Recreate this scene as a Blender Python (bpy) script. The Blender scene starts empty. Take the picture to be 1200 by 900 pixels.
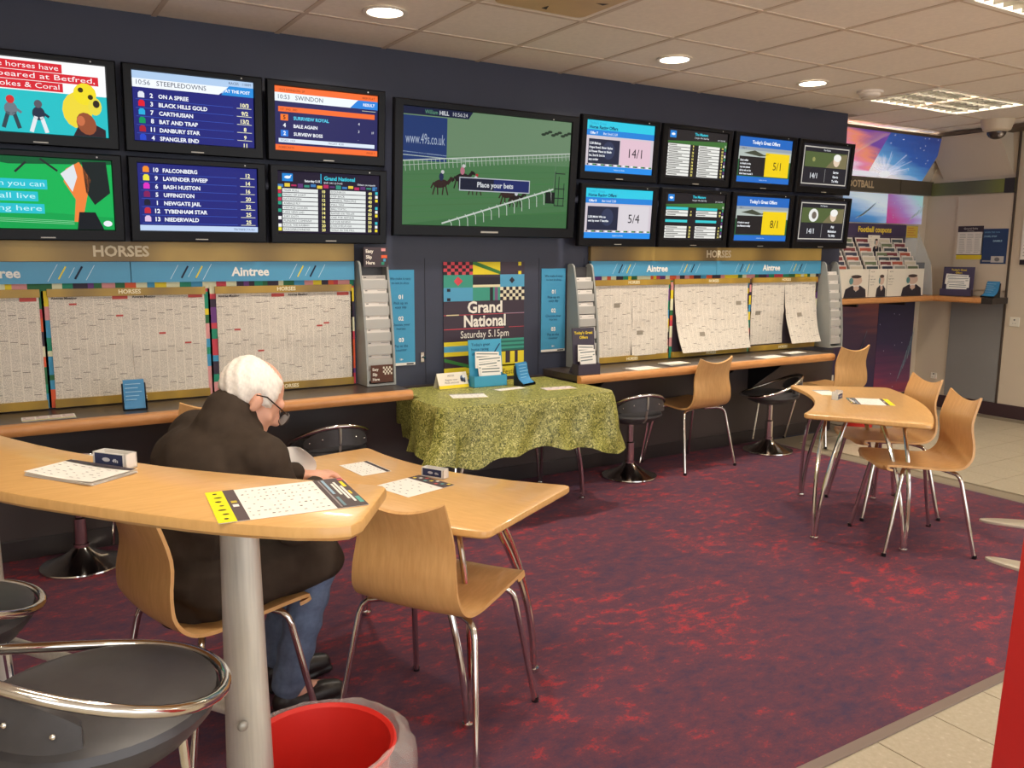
import bpy, math, random
from mathutils import Vector, Matrix
S = bpy.context.scene
COL = S.collection
rnd = random.Random(7)
PI = math.pi

# ------------------------------------------------------------------ camera
H = 1.485            # eye height of the photographer, metres
CEIL = 2.61
def cam_basis(yaw, pitch, roll):
    f = Vector((math.sin(yaw)*math.cos(pitch), math.cos(yaw)*math.cos(pitch), math.sin(pitch)))
    r = Vector((math.cos(yaw), -math.sin(yaw), 0)); u = r.cross(f)
    return r*math.cos(roll)+u*math.sin(roll), u*math.cos(roll)-r*math.sin(roll), f
r_, u_, f_ = cam_basis(.5578, -.1545, .005)
cd = bpy.data.cameras.new('camera'); cam = bpy.data.objects.new('camera', cd); COL.objects.link(cam)
cd.sensor_width = 36; cd.lens = 36*987.7/1200; cd.clip_start = .05
cam.matrix_world = Matrix(((r_.x, u_.x, -f_.x, 0), (r_.y, u_.y, -f_.y, -4.581), (r_.z, u_.z, -f_.z, H), (0, 0, 0, 1)))
S.camera = cam
# ------------------------------------------------------------------ world, exposure
w = bpy.data.worlds.new('room_air'); S.world = w; w.use_nodes = True
w.node_tree.nodes['Background'].inputs[0].default_value = (.95, .97, 1.0, 1)
w.node_tree.nodes['Background'].inputs[1].default_value = 2.2
S.view_settings.view_transform = 'Standard'; S.view_settings.look = 'None'
S.view_settings.gamma = 1; S.view_settings.use_curve_mapping = False
S.view_settings.exposure = .38
LAMP = (1.0, .88, .73)        # warm white tubes and downlights
P_PANEL, P_DOWN, P_COVE = 58, 12, 34

# ------------------------------------------------------------------ helpers
def c(r, g, b):
    f = lambda v: (v/255/12.92 if v <= 10 else ((v/255+.055)/1.055)**2.4)
    return (f(r), f(g), f(b), 1)
MATS = {}
def mat(name, col, rough=.5, metal=0, emis=0, spec=.5, coat=0, noise=None, alpha=1, trans=0):
    """plain principled material; noise=(scale, amount, stretch) varies the colour"""
    if name in MATS: return MATS[name]
    m = bpy.data.materials.new(name); m.use_nodes = True; nt = m.node_tree; b = nt.nodes['Principled BSDF']
    b.inputs['Base Color'].default_value = col; b.inputs['Roughness'].default_value = rough
    b.inputs['Metallic'].default_value = metal; b.inputs['Specular IOR Level'].default_value = spec
    b.inputs['Coat Weight'].default_value = coat; b.inputs['Coat Roughness'].default_value = .15
    b.inputs['Alpha'].default_value = alpha; b.inputs['Transmission Weight'].default_value = trans
    if emis:
        b.inputs['Emission Color'].default_value = col; b.inputs['Emission Strength'].default_value = emis
    if noise:
        sc, amt, st = noise
        tc = nt.nodes.new('ShaderNodeTexCoord'); mp = nt.nodes.new('ShaderNodeMapping'); mp.inputs['Scale'].default_value = st
        nz = nt.nodes.new('ShaderNodeTexNoise'); nz.inputs['Scale'].default_value = sc; nz.inputs['Detail'].default_value = 4
        mr = nt.nodes.new('ShaderNodeMapRange'); mr.inputs[1].default_value = .3; mr.inputs[2].default_value = .7
        mr.inputs[3].default_value = 1-amt; mr.inputs[4].default_value = 1+amt
        mx = nt.nodes.new('ShaderNodeMix'); mx.data_type = 'RGBA'; mx.blend_type = 'MULTIPLY'; mx.inputs[0].default_value = 1
        mx.inputs[6].default_value = col
        nt.links.new(tc.outputs['Object'], mp.inputs[0]); nt.links.new(mp.outputs[0], nz.inputs[0]); nt.links.new(nz.outputs[0], mr.inputs[0])
        nt.links.new(mr.outputs[0], mx.inputs[7]); nt.links.new(mx.outputs[2], b.inputs['Base Color'])
    MATS[name] = m; return m
def ramp_mat(name, scale, stops, stretch=(1, 1, 1), rough=.8, detail=6, coord='Object', bump=0, distort=0, nrough=.6):
    if name in MATS: return MATS[name]
    m = bpy.data.materials.new(name); m.use_nodes = True; nt = m.node_tree; b = nt.nodes['Principled BSDF']
    tc = nt.nodes.new('ShaderNodeTexCoord'); mp = nt.nodes.new('ShaderNodeMapping'); mp.inputs['Scale'].default_value = stretch
    nz = nt.nodes.new('ShaderNodeTexNoise'); nz.inputs['Scale'].default_value = scale; nz.inputs['Detail'].default_value = detail
    nz.inputs['Roughness'].default_value = nrough; nz.inputs['Distortion'].default_value = distort
    cr = nt.nodes.new('ShaderNodeValToRGB'); e = cr.color_ramp.elements
    while len(e) < len(stops): e.new(.5)
    for el, (p, col) in zip(e, stops): el.position = p; el.color = col
    nt.links.new(tc.outputs[coord], mp.inputs[0]); nt.links.new(mp.outputs[0], nz.inputs[0]); nt.links.new(nz.outputs[0], cr.inputs[0])
    nt.links.new(cr.outputs[0], b.inputs['Base Color']); b.inputs['Roughness'].default_value = rough
    if bump:
        bp = nt.nodes.new('ShaderNodeBump'); bp.inputs['Strength'].default_value = bump; bp.inputs['Distance'].default_value = .01
        nt.links.new(nz.outputs[0], bp.inputs['Height']); nt.links.new(bp.outputs[0], b.inputs['Normal'])
    MATS[name] = m; return m

class MB:
    """collects faces, builds ONE mesh object"""
    def __init__(s): s.v = []; s.f = []; s.m = []; s.k = 0
    def add(s, v, f):
        n = len(s.v); s.v += [tuple(p) for p in v]
        for q in f: s.f.append([i+n for i in q]); s.m.append(s.k)
        return s
    def box(s, x0, x1, y0, y1, z0, z1):
        return s.add([(x, y, z) for z in (z0, z1) for y in (y0, y1) for x in (x0, x1)],
                     [(0, 2, 3, 1), (4, 5, 7, 6), (0, 1, 5, 4), (2, 6, 7, 3), (0, 4, 6, 2), (1, 3, 7, 5)])
    def bbox(s, x0, x1, y0, y1, z0, z1, b=.004):
        """box with chamfered vertical and top edges"""
        return s.prism([(x0, y0), (x1, y0), (x1, y1), (x0, y1)], z0, z1, b)
    def prism(s, pts, z0, z1, b=0, bb=None):
        """extrude an xy outline (counter-clockwise), edges chamfered by b"""
        n = len(pts)
        def inset(d):
            out = []
            for i in range(n):
                p0, p1, p2 = Vector(pts[i-1]), Vector(pts[i]), Vector(pts[(i+1) % n])
                a, bq = (p1-p0), (p2-p1)
                if a.length < 1e-9 or bq.length < 1e-9: out.append(p1); continue
                a.normalize(); bq.normalize(); n1 = Vector((-a.y, a.x)); n2 = Vector((-bq.y, bq.x)); nn = n1+n2
                if nn.length < 1e-6: out.append(p1); continue
                nn.normalize(); out.append(p1+nn*d/max(.4, nn.dot(n1)))
            return out
        bb = b if bb is None else bb
        rings = []
        if bb: rings.append((inset(bb), z0))
        rings.append((pts, z0+bb)); rings.append((pts, z1-b))
        if b: rings.append((inset(b*.3), z1-b*.3)); rings.append((inset(b), z1))
        v = [(p[0], p[1], z) for r, z in rings for p in r]; f = [list(range(n))[::-1]]
        for k in range(len(rings)-1):
            for i in range(n): j = (i+1) % n; f.append((k*n+i, k*n+j, (k+1)*n+j, (k+1)*n+i))
        f.append([(len(rings)-1)*n+i for i in range(n)])
        return s.add(v, f)
    def tube(s, pts, r, n=10, closed=False, caps=True, rs=None):
        P = [Vector(p) for p in pts]; N = len(P); v = []; f = []; ref = None
        for i in range(N):
            if closed: t = P[(i+1) % N]-P[i-1]
            else: t = P[min(i+1, N-1)]-P[max(i-1, 0)]
            t.normalize()
            if ref is None: ref = Vector((0, 0, 1)) if abs(t.z) < .9 else Vector((1, 0, 0))
            a = t.cross(ref)
            if a.length < 1e-5: a = t.cross(Vector((0, 1, 0)))
            a.normalize(); bq = a.cross(t).normalized(); ref = bq
            rr = rs[i] if rs else r
            for k in range(n):
                q = 2*PI*k/n; v.append(P[i]+a*math.cos(q)*rr+bq*math.sin(q)*rr)
        for i in range(N if closed else N-1):
            for k in range(n):
                a0 = i*n+k; a1 = i*n+(k+1) % n; b0 = ((i+1) % N)*n+k; b1 = ((i+1) % N)*n+(k+1) % n
                f.append((a0, a1, b1, b0))
        if caps and not closed: f.append(list(range(n))[::-1]); f.append([(N-1)*n+k for k in range(n)])
        return s.add(v, f)
    def lathe(s, prof, n=24, cx=0, cy=0, z=0):
        v = []; f = []
        for (r, h) in prof:
            for k in range(n): q = 2*PI*k/n; v.append((cx+r*math.cos(q), cy+r*math.sin(q), z+h))
        for i in range(len(prof)-1):
            for k in range(n): f.append((i*n+k, i*n+(k+1) % n, (i+1)*n+(k+1) % n, (i+1)*n+k))
        return s.add(v, f)
    def grid(s, fn, nu, nv, th=0):
        """surface fn(u,v) -> (point); th: thickness along the normal"""
        P = [[Vector(fn(i/nu, j/nv)) for i in range(nu+1)] for j in range(nv+1)]
        v = [p for row in P for p in row]; W = nu+1
        f = [(j*W+i, j*W+i+1, (j+1)*W+i+1, (j+1)*W+i) for j in range(nv) for i in range(nu)]
        if th:
            B = []
            for j in range(nv+1):
                for i in range(nu+1):
                    a = P[j][min(i+1, nu)]-P[j][max(i-1, 0)]; b = P[min(j+1, nv)][i]-P[max(j-1, 0)][i]
                    nrm = a.cross(b)
                    nrm = nrm.normalized() if nrm.length > 1e-12 else Vector((0, 0, 1))
                    B.append(P[j][i]-nrm*th)
            o = len(v); v = v+B
            f += [tuple(o+k for k in q[::-1]) for q in f[:nu*nv]]
            edge = [i for i in range(W)]+[j*W+nu for j in range(1, nv+1)]+[nv*W+i for i in range(nu-1, -1, -1)]+[j*W for j in range(nv-1, 0, -1)]
            for a, b in zip(edge, edge[1:]+edge[:1]): f.append((b, a, o+a, o+b))
        return s.add(v, f)
    def ball(s, ctr, r, n=12, m=8):
        rx, ry, rz = r if isinstance(r, tuple) else (r, r, r)
        v = [(ctr[0], ctr[1], ctr[2]-rz)]; f = []
        for j in range(1, m):
            t = PI*j/m
            for k in range(n): q = 2*PI*k/n; v.append((ctr[0]+rx*math.sin(t)*math.cos(q), ctr[1]+ry*math.sin(t)*math.sin(q), ctr[2]-rz*math.cos(t)))
        v.append((ctr[0], ctr[1], ctr[2]+rz))
        for k in range(n): f.append((0, 1+(k+1) % n, 1+k)); f.append((len(v)-1, 1+(m-2)*n+k, 1+(m-2)*n+(k+1) % n))
        for j in range(m-2):
            for k in range(n): f.append((1+j*n+k, 1+j*n+(k+1) % n, 1+(j+1)*n+(k+1) % n, 1+(j+1)*n+k))
        return s.add(v, f)
    def mesh(s, name, mats, smooth=False):
        me = bpy.data.meshes.new(name); me.from_pydata(s.v, [], s.f)
        for m in (mats if isinstance(mats, (list, tuple)) else [mats]): me.materials.append(m)
        if s.k: me.polygons.foreach_set('material_index', s.m)
        if smooth:
            me.polygons.foreach_set('use_smooth', [True]*len(me.polygons))
            try: me.set_sharp_from_angle(angle=math.radians(38))
            except Exception: pass
        me.update(); return me
    def build(s, name, mats, parent=None, smooth=False, loc=None, rot=None):
        return link(name, s.mesh(name, mats, smooth), parent, loc, rot)
def link(name, me, parent=None, loc=None, rot=None):
    o = bpy.data.objects.new(name, me); COL.objects.link(o); o.parent = parent
    if loc: o.location = loc
    if rot: o.rotation_euler = rot
    return o
def tag(o, label=None, cat=None, group=None, kind=None):
    if label: o['label'] = label
    if cat: o['category'] = cat
    if group: o['group'] = group
    if kind: o['kind'] = kind
    return o
def thing(name, label, cat, loc=(0, 0, 0), rz=0, group=None, rx=0):
    o = bpy.data.objects.new(name, None); COL.objects.link(o); o.empty_display_size = .1
    o.location = loc; o.rotation_euler = (rx, 0, rz)
    return tag(o, label, cat, group)
def copy_tree(o, parent=None):
    q = o.copy(); COL.objects.link(q); q.parent = parent
    for ch in o.children: copy_tree(ch, q)
    return q
def place(proto, used, loc, rz, label, group=None):
    o = copy_tree(proto) if used else proto
    o.location = loc; o.rotation_euler = (0, 0, rz); o['label'] = label
    if group: o['group'] = group
    return o
def struct(name, b, m, smooth=False, label=None):
    return tag(b.build(name, m, None, smooth), label, None, None, 'structure')

# printed / displayed graphics: flat polygons in layers, one mesh per print
TXT = {}
def glyphs(s, bold):
    if (s, bold) in TXT: return TXT[(s, bold)]
    cu = bpy.data.curves.new('t', 'FONT'); cu.body = s; cu.resolution_u = 2; cu.offset = .03 if bold else 0
    ob = bpy.data.objects.new('t', cu); me = ob.to_mesh()
    v = [(p.co.x, p.co.y) for p in me.vertices]; f = [list(p.vertices) for p in me.polygons]
    ob.to_mesh_clear(); bpy.data.objects.remove(ob); bpy.data.curves.remove(cu)
    TXT[(s, bold)] = (v, f); return v, f
class Print:
    """canvas w x h metres, drawn in units of sx x sy; front faces -Y (upright) or +Z (flat)"""
    def __init__(s, w, h, sx=100, sy=None, glow=0, rough=.6, eps=.0006):
        s.w, s.h, s.sx, s.sy = w, h, sx, sy or sx*h/w
        s.v = []; s.f = []; s.m = []; s.cols = []; s.glow = glow; s.rough = rough; s.eps = eps
    def col(s, col):
        if col not in s.cols: s.cols.append(col)
        return s.cols.index(col)
    def raw(s, pts, faces, col, L):
        n = len(s.v); k = s.col(col)
        for x, y in pts: s.v.append(((x/s.sx-.5)*s.w, (y/s.sy-.5)*s.h, L))
        for q in faces: s.f.append([i+n for i in q]); s.m.append(k)
    def poly(s, pts, col, L=1): s.raw(pts, [list(range(len(pts)))], col, L)
    def rect(s, x0, y0, x1, y1, col, L=1): s.poly([(x0, y0), (x1, y0), (x1, y1), (x0, y1)], col, L)
    def line(s, p, q, wd, col, L=2):
        d = Vector((q[0]-p[0], q[1]-p[1])); d.normalize(); n = Vector((-d.y, d.x))*wd/2
        s.poly([(p[0]-n.x, p[1]-n.y), (q[0]-n.x, q[1]-n.y), (q[0]+n.x, q[1]+n.y), (p[0]+n.x, p[1]+n.y)], col, L)
    def ell(s, x, y, rx, ry, col, L=2, n=14, a=0):
        ca, sa = math.cos(a), math.sin(a)
        s.poly([(x+rx*math.cos(2*PI*i/n)*ca-ry*math.sin(2*PI*i/n)*sa, y+rx*math.cos(2*PI*i/n)*sa+ry*math.sin(2*PI*i/n)*ca) for i in range(n)], col, L)
    def text(s, t, x, y, h, col, al='l', L=3, bold=False, maxw=None, fitw=None):
        """h = capital height; x,y = baseline start / centre / end"""
        v, f = glyphs(t, bold); k = h/.729
        x0 = min(p[0] for p in v); x1 = max(p[0] for p in v); wd = (x1-x0)*k; kx = k
        if fitw: kx = k*fitw/wd; wd = fitw
        if maxw and wd > maxw: kx = k*maxw/wd; wd = maxw
        ox = x-x0*kx-(wd/2 if al == 'c' else wd if al == 'r' else 0)
        s.raw([(ox+p[0]*kx, y+p[1]*k) for p in v], f, col, L)
    def build(s, name, parent=None, loc=None, flat=False, rot=None, bend=None):
        if flat: v = [(x, y, L*s.eps) for x, y, L in s.v]
        else: v = [(x, -L*s.eps, y) for x, y, L in s.v]
        if bend: v = [bend(*p) for p in v]
        me = bpy.data.meshes.new(name); me.from_pydata(v, [], s.f)
        for col in s.cols:
            nm = 'ink_%s_%02x%02x%02x' % ('screen' if s.glow else 'print', *col)
            if s.glow:
                mm = mat('%s_%d' % (nm, int(s.glow*100)), c(6, 6, 8), .45, emis=s.glow, spec=.12)
                mm.node_tree.nodes['Principled BSDF'].inputs['Emission Color'].default_value = c(*col)
            else: mm = mat(nm, c(*col), s.rough, spec=.3)
            me.materials.append(mm)
        me.polygons.foreach_set('material_index', s.m); me.update()
        return link(name, me, parent, loc, rot)

# ------------------------------------------------------------------ materials
def wood(name, a, b, rough=.35, coat=.3, st=(1, 12, 1)):
    m = ramp_mat(name, 6, [(.3, a), (.7, b)], st, rough, 5)
    m.node_tree.nodes['Principled BSDF'].inputs['Coat Weight'].default_value = coat
    return m
M_BEECH = wood('beech_laminate', c(214, 164, 98), c(226, 178, 112), .32, .25, (2, 14, 2))
M_PLY = wood('beech_plywood', c(206, 156, 96), c(220, 172, 112), .38, .2, (14, 3, 2))
M_EDGE = wood('ply_edge', c(190, 132, 70), c(206, 148, 84), .45, .1, (3, 3, 20))
M_OAK = wood('counter_edge_wood', c(196, 134, 76), c(212, 150, 90), .4, .15, (2, 10, 10))
M_DARKTOP = mat('dark_laminate', c(66, 56, 50), .3, noise=(9, .15, (1, 6, 1)))
M_CHROME = mat('chrome', c(225, 222, 216), .12, 1)
M_BRUSH = mat('brushed_steel', c(204, 198, 188), .42, .55, noise=(20, .08, (8, 8, .4)))
M_SATIN = mat('satin_grey_metal', c(170, 166, 156), .4, .5)
M_NAVY = mat('navy_wall_panel', c(50, 54, 72), .5, noise=(3, .05, (1, 1, 1)))
M_BLACK = mat('black_plastic', c(22, 22, 25), .28)
M_BEZEL = mat('glossy_black_bezel', c(14, 14, 17), .3, spec=.16)
M_LEATHER = mat('charcoal_leatherette', c(64, 62, 64), .42, noise=(30, .1, (1, 1, 1)))
M_WALL = mat('beige_wall_paint', c(205, 190, 168), .7, noise=(2, .03, (1, 1, 1)))
M_GREYP = mat('grey_panel', c(132, 130, 128), .6, noise=(2, .04, (1, 1, 1)))
M_BASE = mat('dark_brown_skirting', c(62, 42, 46), .5)
M_PAPER = mat('white_paper', c(236, 232, 224), .7)
M_CARD = mat('cream_card', c(228, 220, 204), .6)
M_TILEC = mat('ceiling_tile_white', c(236, 226, 212), .9, noise=(40, .035, (1, 1, 1)))
M_TBAR = mat('ceiling_tee_bar', c(206, 188, 168), .6)
M_DISP = mat('grey_dispenser_plastic', c(150, 152, 148), .35)
M_CLEAR = mat('clear_acrylic', c(235, 240, 240), .08, alpha=.35)
M_RED = mat('red_plastic', c(206, 44, 36), .35)
# ------------------------------------------------------------------ the setting
m = ramp_mat('mottled_carpet', 13, [(.26, c(56, 46, 78)), (.42, c(80, 50, 70)), (.56, c(104, 54, 68)), (.645, c(166, 48, 58)), (.78, c(186, 54, 60))], (.75, 1.15, 1), .95, 10, distort=.15, nrough=.78, bump=.15)
nt = m.node_tree; nz = [n for n in nt.nodes if n.type == 'TEX_NOISE'][0]; cr = [n for n in nt.nodes if n.type == 'VALTORGB'][0]
n2 = nt.nodes.new('ShaderNodeTexNoise'); n2.inputs['Scale'].default_value = 1.6; n2.inputs['Detail'].default_value = 2
tc = [n for n in nt.nodes if n.type == 'TEX_COORD'][0]; nt.links.new(tc.outputs['Object'], n2.inputs[0])
n3 = nt.nodes.new('ShaderNodeTexNoise'); n3.inputs['Scale'].default_value = 160; n3.inputs['Detail'].default_value = 1; nt.links.new(tc.outputs['Object'], n3.inputs[0])
ad = nt.nodes.new('ShaderNodeMath'); ad.operation = 'MULTIPLY_ADD'; ad.inputs[1].default_value = .28; nt.links.new(n2.outputs[0], ad.inputs[0]); nt.links.new(nz.outputs[0], ad.inputs[2])
a2 = nt.nodes.new('ShaderNodeMath'); a2.operation = 'MULTIPLY_ADD'; a2.inputs[1].default_value = .16; nt.links.new(n3.outputs[0], a2.inputs[0]); nt.links.new(ad.outputs[0], a2.inputs[2])
a3 = nt.nodes.new('ShaderNodeMath'); a3.operation = 'SUBTRACT'; a3.inputs[1].default_value = .22; nt.links.new(a2.outputs[0], a3.inputs[0]); nt.links.new(a3.outputs[0], cr.inputs[0])
M_CARPET = m
M_GROUT = mat('tile_grout', c(140, 128, 108), .9)
M_FTILE = ramp_mat('beige_floor_tile', 60, [(.3, c(172, 160, 136)), (.62, c(182, 171, 148)), (.74, c(206, 198, 180))], (1, 1, 1), .4, 5)
XR, XL, YF, YA = 7.95, -2.6, -6.6, .45
floor = struct('floor', MB().box(XL, XR, YF, YA, -.1, -.012), M_GROUT)
ft = MB().bbox(.0, .288, .0, .288, -.012, -.002, .002).mesh('floor_tile', M_FTILE)
TS = .2915
for i in range(0, 24):
    for j in range(-4, 13):
        x = 1.943-TS+i*TS; y = -3.115+j*TS
        right = x > 5.22
        if x+.288 > XR or y+.288 > YA or (not right and y > -3.2): continue
        if not right and (x > 4.9 and j < -3): continue
        if x < 6.06 and y+.288 > 0.0: continue
        link('floor_tile', ft, floor, (x, y, 0))
outer = MB().box(XL, 1.65, YF, -3.13, -.012, -.004); outer.box(1.65, XR, YF, -4.3, -.012, -.004)
outer.build('far_tiling', M_FTILE, floor)
tag(MB().box(XL, 5.25, -3.12, 0, -.012, 0).build('carpet', M_CARPET), 'purple and red mottled carpet covering the seating area', 'carpet', None, 'structure')
M_TRIM = mat('grey_edging_strip', c(128, 112, 102), .45, .2)
struct('trim_1', MB().prism([(XL, -3.145), (5.275, -3.145), (5.275, -3.105), (XL, -3.105)], -.004, .004, .003), M_TRIM)
struct('trim_2', MB().prism([(5.235, -3.105), (5.262, -3.105), (5.262, 0), (5.235, 0)], -.004, .003, .002), M_TRIM)

# ceiling: slab, each tile, each bar
ceil = struct('ceiling', MB().box(XL, XR, YF, YA, CEIL+.14, CEIL+.2), mat('plenum', c(90, 84, 76), .9))
GX = [2.0+.6*k for k in range(-8, 10)]; GY = [-.457-.6*k for k in range(-1, 11)]
PANELS = [(5.6, -1.057), (3.8, -2.857), (.2, -2.857), (-1.0, -4.657), (2.6, -4.657), (5.6, -4.657)]   # luminaires, lower left corner, 1.2 x .6
VENT = (2.0, -1.657)
def covered(x, y):
    return any(abs(x-a) < .01 and abs(y-b) < .01 or abs(x-a-.6) < .01 and abs(y-b) < .01 for a, b in PANELS) or (abs(x-VENT[0]) < .01 and abs(y-VENT[1]) < .01)
ct = MB().bbox(.006, .594, .006, .594, CEIL+.002, CEIL+.016, .003).mesh('ceiling_tile', M_TILEC)
for x in GX:
    for y in GY:
        if x < XL or x+.6 > XR+.2 or y < YF: continue
        if covered(x, y): continue
        y1 = min(.6, (YA-.17-y) if x > 5.9 else -y); x1 = min(.6, XR-x)
        if y1 <= .02: continue
        if y1 < .6 or x1 < .6:
            me = MB().bbox(.006, x1-.004, .006, y1-.002, CEIL+.002, CEIL+.016, .003).mesh('ceiling_tile', M_TILEC)
        else: me = ct
        link('ceiling_tile', me, ceil, (x, y, 0))
for x in GX:
    if XL < x < XR: MB().box(x-.012, x+.012, YF, (YA-.17) if x > 6.06 else 0, CEIL-.002, CEIL+.02).build('tee_bar', M_TBAR, ceil)
for y in GY:
    if y > YF and y < 0: MB().box(XL, XR, y-.012, y+.012, CEIL-.0025, CEIL+.0195).build('tee_bar', M_TBAR, ceil)
    elif y > 0 and y < YA-.17: MB().box(6.06, XR, y-.012, y+.012, CEIL-.0025, CEIL+.0195).build('tee_bar', M_TBAR, ceil)

# walls
WB = struct('wall_back', MB().box(XL, 6.06, 0, .6, -.1, CEIL+.14), M_NAVY)
struct('baseboard_back', MB().bbox(XL, 6.064, -.012, 0, 0, .1, .003), mat('black_skirting', c(50, 43, 43), .4))
MB().box(-2.4, 6.06, -.003, 0, .1, .69).build('bounce_tint_panel', mat('haze_bounce_tint', c(70, 60, 58), .45), WB)  # added thin sheet, its colour imitates haze and carpet bounce below the counter
for x in (.62, 1.86, 2.24, 3.06, 3.42, 4.6):
    MB().box(x-.0015, x+.0015, -.0015, 0, .7, 1.45).build('panel_seam', mat('seam', c(20, 21, 30), .7), WB)
struct('wall_alcove', MB().box(6.06, XR+.1, YA, .6, -.1, CEIL+.14), M_WALL)
WR = struct('wall_right', MB().box(XR, XR+.15, YF, .6, -.1, CEIL+.14), M_WALL)
struct('wall_left', MB().box(XL-.1, XL, YF, .6, -.1, CEIL+.14), M_WALL)
b = MB().box(XL, XR, YF-.1, YF, -.1, .35); b.box(XL, XR, YF-.1, YF, 2.5, CEIL+.14); b.box(XL, -2.3, YF-.1, YF, .35, 2.5); b.box(7.5, XR, YF-.1, YF, .35, 2.5)
struct('wall_front', b, M_WALL)
wf = MB()      # unseen window added behind the photographer to let in frontal fill light
for x in (-2.3, -.35, 1.6, 3.55, 5.5, 7.45): wf.box(x, x+.05, YF-.08, YF-.02, .35, 2.5)
for z in (.35, 2.45): wf.box(-2.25, 7.45, YF-.08, YF-.02, z, z+.05)
struct('fill_window_1', wf, M_SATIN)
struct('baseboard_alcove', MB().bbox(6.06, XR-.014, YA-.014, YA, -.002, .12, .003), M_BASE)
struct('baseboard_right', MB().bbox(XR-.014, XR, YF, YA, -.002, .12, .003), M_BASE)
# grey lower panel and pale upper panels on the right wall
MB().bbox(XR-.02, XR, -.385, .11, .125, 1.05, .003).build('lower_panel', M_GREYP, WR)
MB().bbox(XR-.016, XR, -.385, .13, 1.16, 2.04, .003).build('upper_panel', M_WALL, WR)
MB().box(XR-.022, XR, -.40, -.388, .12, 2.6).build('panel_joint', mat('dark_joint', c(70, 58, 48), .6), WR)
p = MB(); p.prism([(0, 0), (.79, 0), (.79, .12), (0, .12)], 0, .03, .003)
band = p.build('green_band', ramp_mat('olive_band', 1.1, [(.2, c(74, 70, 60)), (.45, c(104, 104, 72)), (.62, c(128, 134, 60))], (1.6, 0, 0), .5, 0), WR, rot=(PI/2, 0, -PI/2), loc=(XR-.03+.03, .4, 2.05))
MB().box(XR-.034, XR-.001, -.39, -.30, 2.046, 2.174).build('band_end_cap', mat('dark_cap', c(48, 42, 40), .5), WR)
# canopy on the right wall: sloped pale panel, top leaning out
q = MB(); y0, y1 = .33, -.36
q.add([(XR, y0-.03, 2.2), (XR, y1, 2.2), (XR-.26, y1+.04, CEIL-.04), (XR-.26, y0+.02, CEIL-.04), (XR, y0+.02, CEIL-.04), (XR, y1+.04, CEIL-.04)],
      [(0, 1, 2, 3), (0, 3, 4), (1, 5, 2), (3, 2, 5, 4), (0, 4, 5, 1)])
q.build('sloped_canopy', M_WALL, WR)
MB().box(XR-.28, XR, YF, YA, CEIL-.035, CEIL-.006).build('ceiling_edge_trim', mat('brown_edge_trim', c(92, 76, 62), .5), WR)
# wall sockets and notices on the right wall
def socket(label, loc, rz, w=.086, h=.086):
    t = thing('wall_socket', label, 'socket', loc, rz, 'wall sockets')
    MB().bbox(-w/2, w/2, -h/2, h/2, 0, .012, .003).build('plate', mat('socket_white', c(232, 226, 210), .4), t, rot=(PI/2, 0, 0))
    b = MB(); b.box(-.006, .006, -.0135, -.0115, .012, .024)
    for sx in (-.014, .008): b.box(sx, sx+.006, -.0135, -.0115, -.016, -.012)
    b.build('pin_slots', M_BLACK, t)
socket('white wall switch plate on beige wall beside the grey panel', (XR, -.49, .885), -PI/2)
socket('small white socket low on the alcove corner wall', (XR, .235, .30), -PI/2, .06, .06)
socket('white socket low on the painted alcove wall behind red bin', (6.62, YA-.006, .33), 0)

# ------------------------------------------------------------------ ceiling lamps
def luminaire(x, y, label, seen):
    t = thing('ceiling_luminaire', label, 'ceiling light', (x+.6, y+.3, CEIL), 0, 'louvred ceiling luminaires')
    b = MB()
    for a in ((-.592, .592, -.292, -.262), (-.592, .592, .262, .292), (-.592, -.562, -.262, .262), (.562, .592, -.262, .262)): b.box(*a, -.006, .08)
    b.box(-.59, .59, -.29, .29, .08, .09); b.build('housing', mat('luminaire_white', c(240, 234, 220), .4), t)
    for k in range(3):
        yy = -.17+.17*k
        ld = bpy.data.lights.new('tube_light', 'AREA'); ld.shape = 'RECTANGLE'; ld.size = 1.1; ld.size_y = .03
        ld.energy = P_PANEL/3*(1.25 if seen else 1); ld.color = LAMP
        lo = bpy.data.objects.new('lamp_glow', ld); COL.objects.link(lo); lo.parent = t; lo.location = (0, yy, .046)
        MB().tube([(-.55, yy, .055), (.55, yy, .055)], .014, 8).build('lamp_tube', mat('fluorescent_tube', (1, .93, .8, 1), .5, emis=3), t)
    if seen:
        for k in range(1, 14):
            xx = -.562+k*1.124/14
            MB().grid(lambda u, v: (xx+.022*(v-.5)*0, -.262+.524*u, .0+.042*v), 1, 1, .0015).build('louvre_fin', mat('mirror_louvre', c(150, 146, 138), .35, 1), t)
        for k in (1, 2, 3, 4, 5):
            yy = -.262+k*.524/6
            MB().box(-.562, .562, yy-.002, yy+.002, .0, .042).build('louvre_rail', mat('mirror_louvre', c(150, 146, 138), .35, 1), t)
    return t
luminaire(*PANELS[0], 'louvred fluorescent ceiling panel above the alcove end of the room', True)
luminaire(*PANELS[1], 'louvred fluorescent ceiling panel over the right-hand wooden table and chairs', True)
for i, s in ((2, 'straight over the tall curved table and its stools'), (3, 'at the front wall end, by the left wall'), (4, 'at the front wall end, above the red cabinet'), (5, 'at the front wall end, by the right wall')):
    luminaire(*PANELS[i], 'louvred fluorescent ceiling panel '+s, False)
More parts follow.
